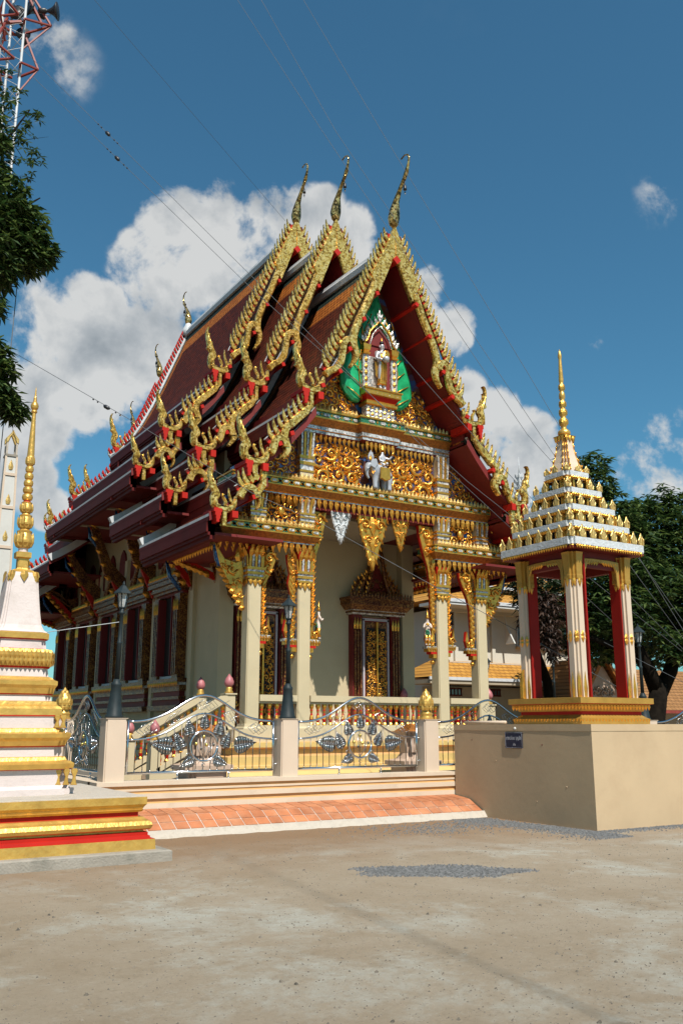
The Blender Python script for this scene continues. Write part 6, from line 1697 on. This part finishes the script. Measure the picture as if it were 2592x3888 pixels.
blobs=[((22.5,21.2,9.5),(.95,1.1,1.0),230),((22.2,21.4,8.6),(1.2,1.1,1.1),260),((23.2,21.0,8.1),(1.3,1.4,1.2),330),((21.9,21.2,7.6),(.9,1.2,1.1),220),((22.5,20.4,6.4),(1.6,1.5,1.3),420),((24.4,21.0,7.3),(1.5,1.5,1.1),330),
  ((25.6,21.0,8.2),(1.3,1.5,1.2),300),((26.6,21.0,8.9),(1.2,1.4,.9),240),((26.3,20.6,7.0),(1.7,1.5,1.4),420),((24.6,20.2,5.8),(1.8,1.5,1.0),400),((26.8,20.3,5.5),(1.8,1.4,1.2),380),((22.3,19.9,5.0),(1.3,1.2,.9),260),((25.3,21.6,4.5),(2.6,1.4,1.0),360),((27.8,20.6,4.2),(1.3,1.3,.9),180),((22.3,21,3.9),(.8,.9,.45),70),((24.9,19.3,4.0),(1.5,.6,.6),170),((26.6,19.4,4.6),(1.4,.7,.9),220),((28.3,20.8,7.2),(1.4,1.3,2.0),260)]
for c,r,n in blobs: leafset(m,c,r,int(n*1.35),.29,'foliage',R)
for _ in range(90):
    c,r,n=R.choice(blobs); a=R.uniform(0,6.28); e=R.uniform(-.6,1.2); leafset(m,(c[0]+r[0]*1.12*math.cos(a),c[1]-abs(r[1]*.6*math.sin(a)),c[2]+r[2]*.95*math.sin(e)),(.22,.22,.18),5,.30,'foliage',R)
part(m,'crown',t1)
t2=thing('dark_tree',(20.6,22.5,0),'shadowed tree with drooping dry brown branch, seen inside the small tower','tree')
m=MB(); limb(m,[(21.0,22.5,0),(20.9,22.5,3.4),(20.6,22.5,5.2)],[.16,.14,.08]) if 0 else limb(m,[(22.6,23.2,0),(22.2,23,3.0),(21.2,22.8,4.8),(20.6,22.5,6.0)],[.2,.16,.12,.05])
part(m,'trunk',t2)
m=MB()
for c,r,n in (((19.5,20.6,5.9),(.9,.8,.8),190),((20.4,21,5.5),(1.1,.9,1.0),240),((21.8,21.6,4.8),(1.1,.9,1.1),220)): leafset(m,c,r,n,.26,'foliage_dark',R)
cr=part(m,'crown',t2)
m=MB()
for c,r,n in (((19.35,20.0,4.75),(.55,.4,.85),230),((19.2,19.8,4.1),(.35,.3,.45),70),((19.7,20.1,3.85),(.18,.2,.40),40),((18.9,20.2,4.6),(.35,.3,.25),45)): leafset(m,c,r,n,.20,'foliage_dry',R,droop=1.6)
part(m,'dry_branch',cr)
# backdrop trees further off on the right
t3=thing('background_tree',(33,29,0),'dark green tree further back at the right edge','tree')
m=MB(); limb(m,[(33,29,0),(33,29,5)],[.4,.3]); part(m,'trunk',t3)
m=MB()
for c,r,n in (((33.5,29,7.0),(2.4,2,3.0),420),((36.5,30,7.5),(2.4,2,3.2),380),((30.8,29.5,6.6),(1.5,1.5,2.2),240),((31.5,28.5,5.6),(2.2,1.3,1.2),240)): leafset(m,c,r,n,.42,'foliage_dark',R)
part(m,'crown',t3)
# tree reaching in from the left
t4=thing('overhanging_tree',(.6,20.5,0),'tree reaching in from the left edge above the stupa, under the mast','tree')
m=MB()
limb(m,[(.2,20.6,0),(.4,20.5,5),(.9,20.3,9),(1.8,20.1,12.5),(2.6,20.0,15.0)],[.4,.36,.28,.16,.05])
limb(m,[(.9,20.3,9),(2.2,20.2,9.2),(3.2,20.1,9.05),(3.9,20.1,8.7)],[.16,.07,.045,.02]); limb(m,[(.6,20.4,7.2),(2.2,20.2,9.0),(3.4,20,9.6)],[.12,.06,.02])
limb(m,[(1.3,20.2,10.6),(2.6,20.1,12.4),(3.6,20.0,13.2),(4.0,20,13.6)],[.14,.08,.04,.015]); limb(m,[(1.8,20.1,12.5),(3.0,20,14.5),(3.6,20,15.8)],[.09,.04,.012])
limb(m,[(1.0,20.2,9.6),(2.2,20.1,10.8),(3.3,20,11.1)],[.09,.05,.02])
part(m,'trunk',t4)
m=MB()
for c,r,n in (((2.95,20.1,13.2),(.85,.8,.65),150),((3.75,20.1,12.8),(.45,.5,.55),80),((4.05,20.1,12.3),(.38,.4,.32),45),((3.0,20.1,12.2),(.8,.8,.7),150),((3.75,20.1,12.1),(.45,.5,.35),60),((3.2,20.1,11.55),(.40,.5,.30),34),((2.7,20.1,11.4),(.45,.6,.6),60),((3.15,20.1,10.7),(.30,.4,.25),26),((2.7,20.1,10.95),(.35,.4,.30),30),((2.75,20.1,10.1),(.35,.4,.35),36),((3.0,20.1,9.65),(.55,.5,.32),56),((3.45,20.1,9.25),(.36,.4,.26),34),((2.75,20.1,9.2),(.30,.4,.35),34),((3.45,20.1,8.62),(.42,.45,.28),48),((3.85,20.1,8.35),(.26,.3,.18),20),((3.2,20.1,8.45),(.3,.3,.2),20),((2.5,20.1,14.6),(.65,.6,1.1),110),((2.4,20.1,15.9),(.45,.5,.6),60)):
    leafset(m,c,(r[0]*1.08,r[1],r[2]*1.12),int(n*2.6),.26,'foliage',R,droop=.9)
for c,r,n in (((3.2,20.1,15.3),(.45,.4,.8),34),((3.55,20.1,14.6),(.5,.4,.6),30),((3.0,20.1,16.2),(.45,.4,.5),22),((3.75,20.1,15.55),(.22,.2,.4),10)): leafset(m,c,r,n,.16,'foliage',R,droop=.5)
for c,r,n in (((-1.5,21,9),(2.2,3,4),330),((-4.5,24,8),(3,4,4.5),420),((-2,29,8),(2.6,4,4.5),380),((.4,26.5,6.5),(1.6,3,3),200)): leafset(m,c,r,n,.55,'foliage',R,droop=.9)  # unseen extra foliage off frame, added to keep skylight off the flank wall
for i in range(46):
    a=Vector((R.uniform(2.6,3.6),20.1,R.uniform(13.6,15.6))); d=Vector((R.uniform(.1,.6),R.uniform(-.2,.2),R.uniform(-.5,.5))); m.tube([tuple(a),tuple(a+d*.5),tuple(a+d)],[.010,.006,.002],4,'bark')
part(m,'crown',t4)
# ================================================================== GRAVEL
def stones(m,R,n,pos,s0,s1,mt,z=.0):
    for _ in range(n):
        x,y=pos(); s=R.uniform(s0,s1); a=R.uniform(0,6.28)
        v=[]
        for k in range(5):
            t=a+k*1.257+R.uniform(-.3,.3); v.append((x+s*math.cos(t),y+s*math.sin(t)*R.uniform(.6,1),z))
        m_=(x+R.uniform(-.3,.3)*s,y+R.uniform(-.3,.3)*s,z+s*R.uniform(.5,1.1)); v2=[((p[0]+m_[0])/2+R.uniform(-.2,.2)*s,(p[1]+m_[1])/2,z+s*R.uniform(.35,.8)) for p in v]
        vs=v+v2+[m_]
        f=[(i,(i+1)%5,5+(i+1)%5,5+i) for i in range(5)]+[(5+i,5+(i+1)%5,10) for i in range(5)]
        m.add(vs,f,mt)
R=random.Random(5)
m=MB()
def pg():
    while True:
        u,v=R.gauss(0,.55),R.gauss(0,.50)
        if u*u+v*v<1.0+.35*math.sin(5*math.atan2(v,u)+1)+R.uniform(-.15,.3): break
    # patch lies across the view: long axis to the right
    return (6.62+u*.92*.853+v*.42*.522,8.70-u*.92*.522+v*.42*.853)
stones(m,R,6500,pg,.009,.021,'gravel_stone')
o=m.build('gravel'); o['kind']='stuff'; o['label']='small patch of grey gravel on the bare ground'
m=MB()
def pw():
    if R.random()<.72:
        y=R.uniform(9.8,13.1); return (11.06-abs(R.gauss(0,.34))-.55*max(0,1-abs(y-12.7)/1.2)*R.random(),y)
    if R.random()<.6:
        x=R.uniform(10.6,13.5); return (x,10.55-abs(R.gauss(0,.16)))
    return (R.gauss(9.4,.7),R.gauss(12.2,.42))
stones(m,R,8200,pw,.009,.019,'gravel_stone')
o=m.build('gravel'); o['kind']='stuff'; o['label']='loose grey gravel spread along the foot of the plastered block'
m=MB()
def pa(): 
    y=R.uniform(3.2,13.1)**1; return (R.uniform(.1*y,1.25*y),y)
stones(m,R,6500,pa,.003,.009,'pebble'); stones(m,R,170,pa,.010,.020,'pebble')
o=m.build('pebbles'); o['kind']='stuff'; o['label']='scattered pebbles and grit on the bare ground'
# ================================================================== SUN, SKY, CAMERA
SEL=math.atan(1.30); 
d=Vector((.13,1,-1.30)).normalized()      # direction the light travels
L=bpy.data.lights.new('sun','SUN'); L.energy=5.0; L.angle=math.radians(.53); L.color=(1,.945,.86)
lo=bpy.data.objects.new('sun',L); COL.objects.link(lo); lo.rotation_euler=d.to_track_quat('-Z','Y').to_euler(); lo.location=(0,-20,30)
W=bpy.data.worlds.new('World'); sc.world=W; W.use_nodes=True; nt=W.node_tree; nt.nodes.clear()
out=nt.nodes.new('ShaderNodeOutputWorld'); bg=nt.nodes.new('ShaderNodeBackground'); nt.links.new(bg.outputs[0],out.inputs[0])
sky=nt.nodes.new('ShaderNodeTexSky'); sky.sky_type='NISHITA'; sky.sun_disc=False; sky.sun_elevation=SEL; sky.sun_rotation=math.radians(182); sky.altitude=0; sky.air_density=1.0; sky.dust_density=.6; sky.ozone_density=2.5
bg.inputs['Strength'].default_value=.055
tc=nt.nodes.new('ShaderNodeTexCoord')
def MN(op,a=None,b=None,c=None,clamp=False):
    n=nt.nodes.new('ShaderNodeMath'); n.operation=op; n.use_clamp=clamp
    for i,v in enumerate((a,b,c)):
        if v is None: continue
        if isinstance(v,(int,float)): n.inputs[i].default_value=v
        else: nt.links.new(v,n.inputs[i])
    return n.outputs[0]
def noise(s,det,ro,vec,dist=0):
    n=nt.nodes.new('ShaderNodeTexNoise'); n.inputs['Scale'].default_value=s; n.inputs['Detail'].default_value=det; n.inputs['Roughness'].default_value=ro; n.inputs['Distortion'].default_value=dist
    nt.links.new(vec,n.inputs['Vector']); return n
nw=noise(9,4,.6,tc.outputs['Generated'])
s1=nt.nodes.new('ShaderNodeVectorMath'); s1.operation='SUBTRACT'; nt.links.new(nw.outputs['Color'],s1.inputs[0]); s1.inputs[1].default_value=(.5,.5,.5)
s2_=nt.nodes.new('ShaderNodeVectorMath'); s2_.operation='MULTIPLY_ADD'; nt.links.new(s1.outputs[0],s2_.inputs[0]); s2_.inputs[1].default_value=(.035,.035,.035); nt.links.new(tc.outputs['Generated'],s2_.inputs[2])
nz=nt.nodes.new('ShaderNodeVectorMath'); nz.operation='NORMALIZE'; nt.links.new(s2_.outputs[0],nz.inputs[0])
BL=[(.305,.810,.500,.040),(.341,.803,.488,.058),(.388,.776,.498,.046),(.423,.746,.514,.034),(.453,.743,.492,.040),(.300,.840,.453,.054),(.341,.822,.456,.056),(.229,.882,.412,.042),(.194,.899,.392,.056),(.259,.887,.383,.060),(.187,.924,.333,.052),(.245,.908,.339,.052),(.290,.872,.395,.056),(.210,.933,.292,.036),(.186,.949,.255,.044),(.251,.870,.424,.028),(.539,.707,.459,.022),(.569,.711,.413,.030),(.538,.722,.435,.028),(.595,.724,.349,.026),(.625,.711,.321,.032),(.660,.690,.297,.032),(.652,.710,.266,.040),(.621,.730,.286,.032),(.677,.683,.273,.026),(.228,.949,.219,.024),
 (.10,.95,.28,.07),(.85,.45,.20,.05),(-.3,.9,.3,.09)]
WISP=[(.149,.769,.621,.030,.26),(.757,.588,.285,.044,.40),(.751,.608,.257,.044,.46),(.691,.518,.505,.032,.20),(.689,.617,.381,.014,.35),(.161,.804,.573,.022,.25),(.158,.778,.608,.040,.22)]
acc=None
for bl in BL+WISP:
    n=nt.nodes.new('ShaderNodeVectorMath'); n.operation='DOT_PRODUCT'; nt.links.new(nz.outputs[0],n.inputs[0])
    v=Vector(bl[:3]).normalized(); n.inputs[1].default_value=v
    r=bl[3]*1.18; lo_=math.cos(r); amp=bl[4] if len(bl)>4 else 1
    f=MN('MULTIPLY_ADD',n.outputs['Value'],amp/(1-lo_),-lo_*amp/(1-lo_)); f=MN('MAXIMUM',f,0.)
    acc=f if acc is None else MN('SMOOTH_MAX',acc,f,.35) if 0 else MN('MAXIMUM',acc,f)
fb=noise(11,9,.60,tc.outputs['Generated'],.3); fb2=noise(4.5,5,.55,tc.outputs['Generated'])
e1=MN('MULTIPLY_ADD',fb.outputs[0],3.1,-1.74); fb9=noise(34,6,.6,tc.outputs['Generated']); e1=MN('ADD',e1,MN('MULTIPLY_ADD',fb9.outputs[0],1.0,-.50)); gate=MN('MULTIPLY',acc,4.,clamp=True); den=MN('MULTIPLY',MN('ADD',acc,e1),gate); 
mask=MN('MULTIPLY',den,1.9,clamp=True)
wis=MN('MULTIPLY',MN('SUBTRACT',fb2.outputs[0],.60),1.0,clamp=True); 
sm=nt.nodes.new('ShaderNodeMapRange'); sm.interpolation_type='SMOOTHSTEP'; nt.links.new(mask,sm.inputs[0])
mask=MN('MULTIPLY',sm.outputs[0],.95)
mask=MN('MAXIMUM',mask,MN('MULTIPLY',wis,.16))
# cloud light and shade: white rims, grey undersides
mp=nt.nodes.new('ShaderNodeMapping'); nt.links.new(tc.outputs['Generated'],mp.inputs[0]); mp.inputs['Location'].default_value=(0,0,.035)
fb3=noise(7,7,.55,mp.outputs[0],.2); fb4=noise(7,7,.55,tc.outputs['Generated'],.2)
sh=MN('SUBTRACT',fb4.outputs[0],fb3.outputs[0]); sh=MN('MULTIPLY_ADD',sh,2.6,.5)
core=MN('MULTIPLY_ADD',den,-.30,.40); sh=MN('ADD',sh,core)
cr=nt.nodes.new('ShaderNodeValToRGB'); e=cr.color_ramp.elements; e[0].position=.05; e[0].color=(3.9,4.4,4.8,1); e[1].position=.80; e[1].color=(9.0,9.1,9.0,1)
x_=e.new(.4) if 0 else cr.color_ramp.elements.new(.42); x_.color=(6.0,6.4,6.7,1)
nt.links.new(sh,cr.inputs[0])
tint=nt.nodes.new('ShaderNodeMix'); tint.data_type='RGBA'; tint.blend_type='MULTIPLY'; tint.inputs[0].default_value=1; tint.inputs[7].default_value=(.74,1.42,1.46,1); nt.links.new(sky.outputs[0],tint.inputs[6])
mx=nt.nodes.new('ShaderNodeMix'); mx.data_type='RGBA'; nt.links.new(mask,mx.inputs[0]); nt.links.new(tint.outputs[2],mx.inputs[6]); nt.links.new(cr.outputs[0],mx.inputs[7])
nt.links.new(mx.outputs[2],bg.inputs[0])
sc.view_settings.view_transform='Standard'; sc.view_settings.look='None'; sc.view_settings.exposure=.45; sc.view_settings.gamma=1
cam=bpy.data.cameras.new('camera'); co=bpy.data.objects.new('camera',cam); COL.objects.link(co)
cam.sensor_fit='HORIZONTAL'; cam.sensor_width=36; cam.lens=2100/1568*36; cam.clip_end=2000; cam.clip_start=.05
co.location=(0,0,1.6); co.rotation_euler=(PI/2+math.atan(489/2100),0,-math.radians(31.5))
sc.camera=co
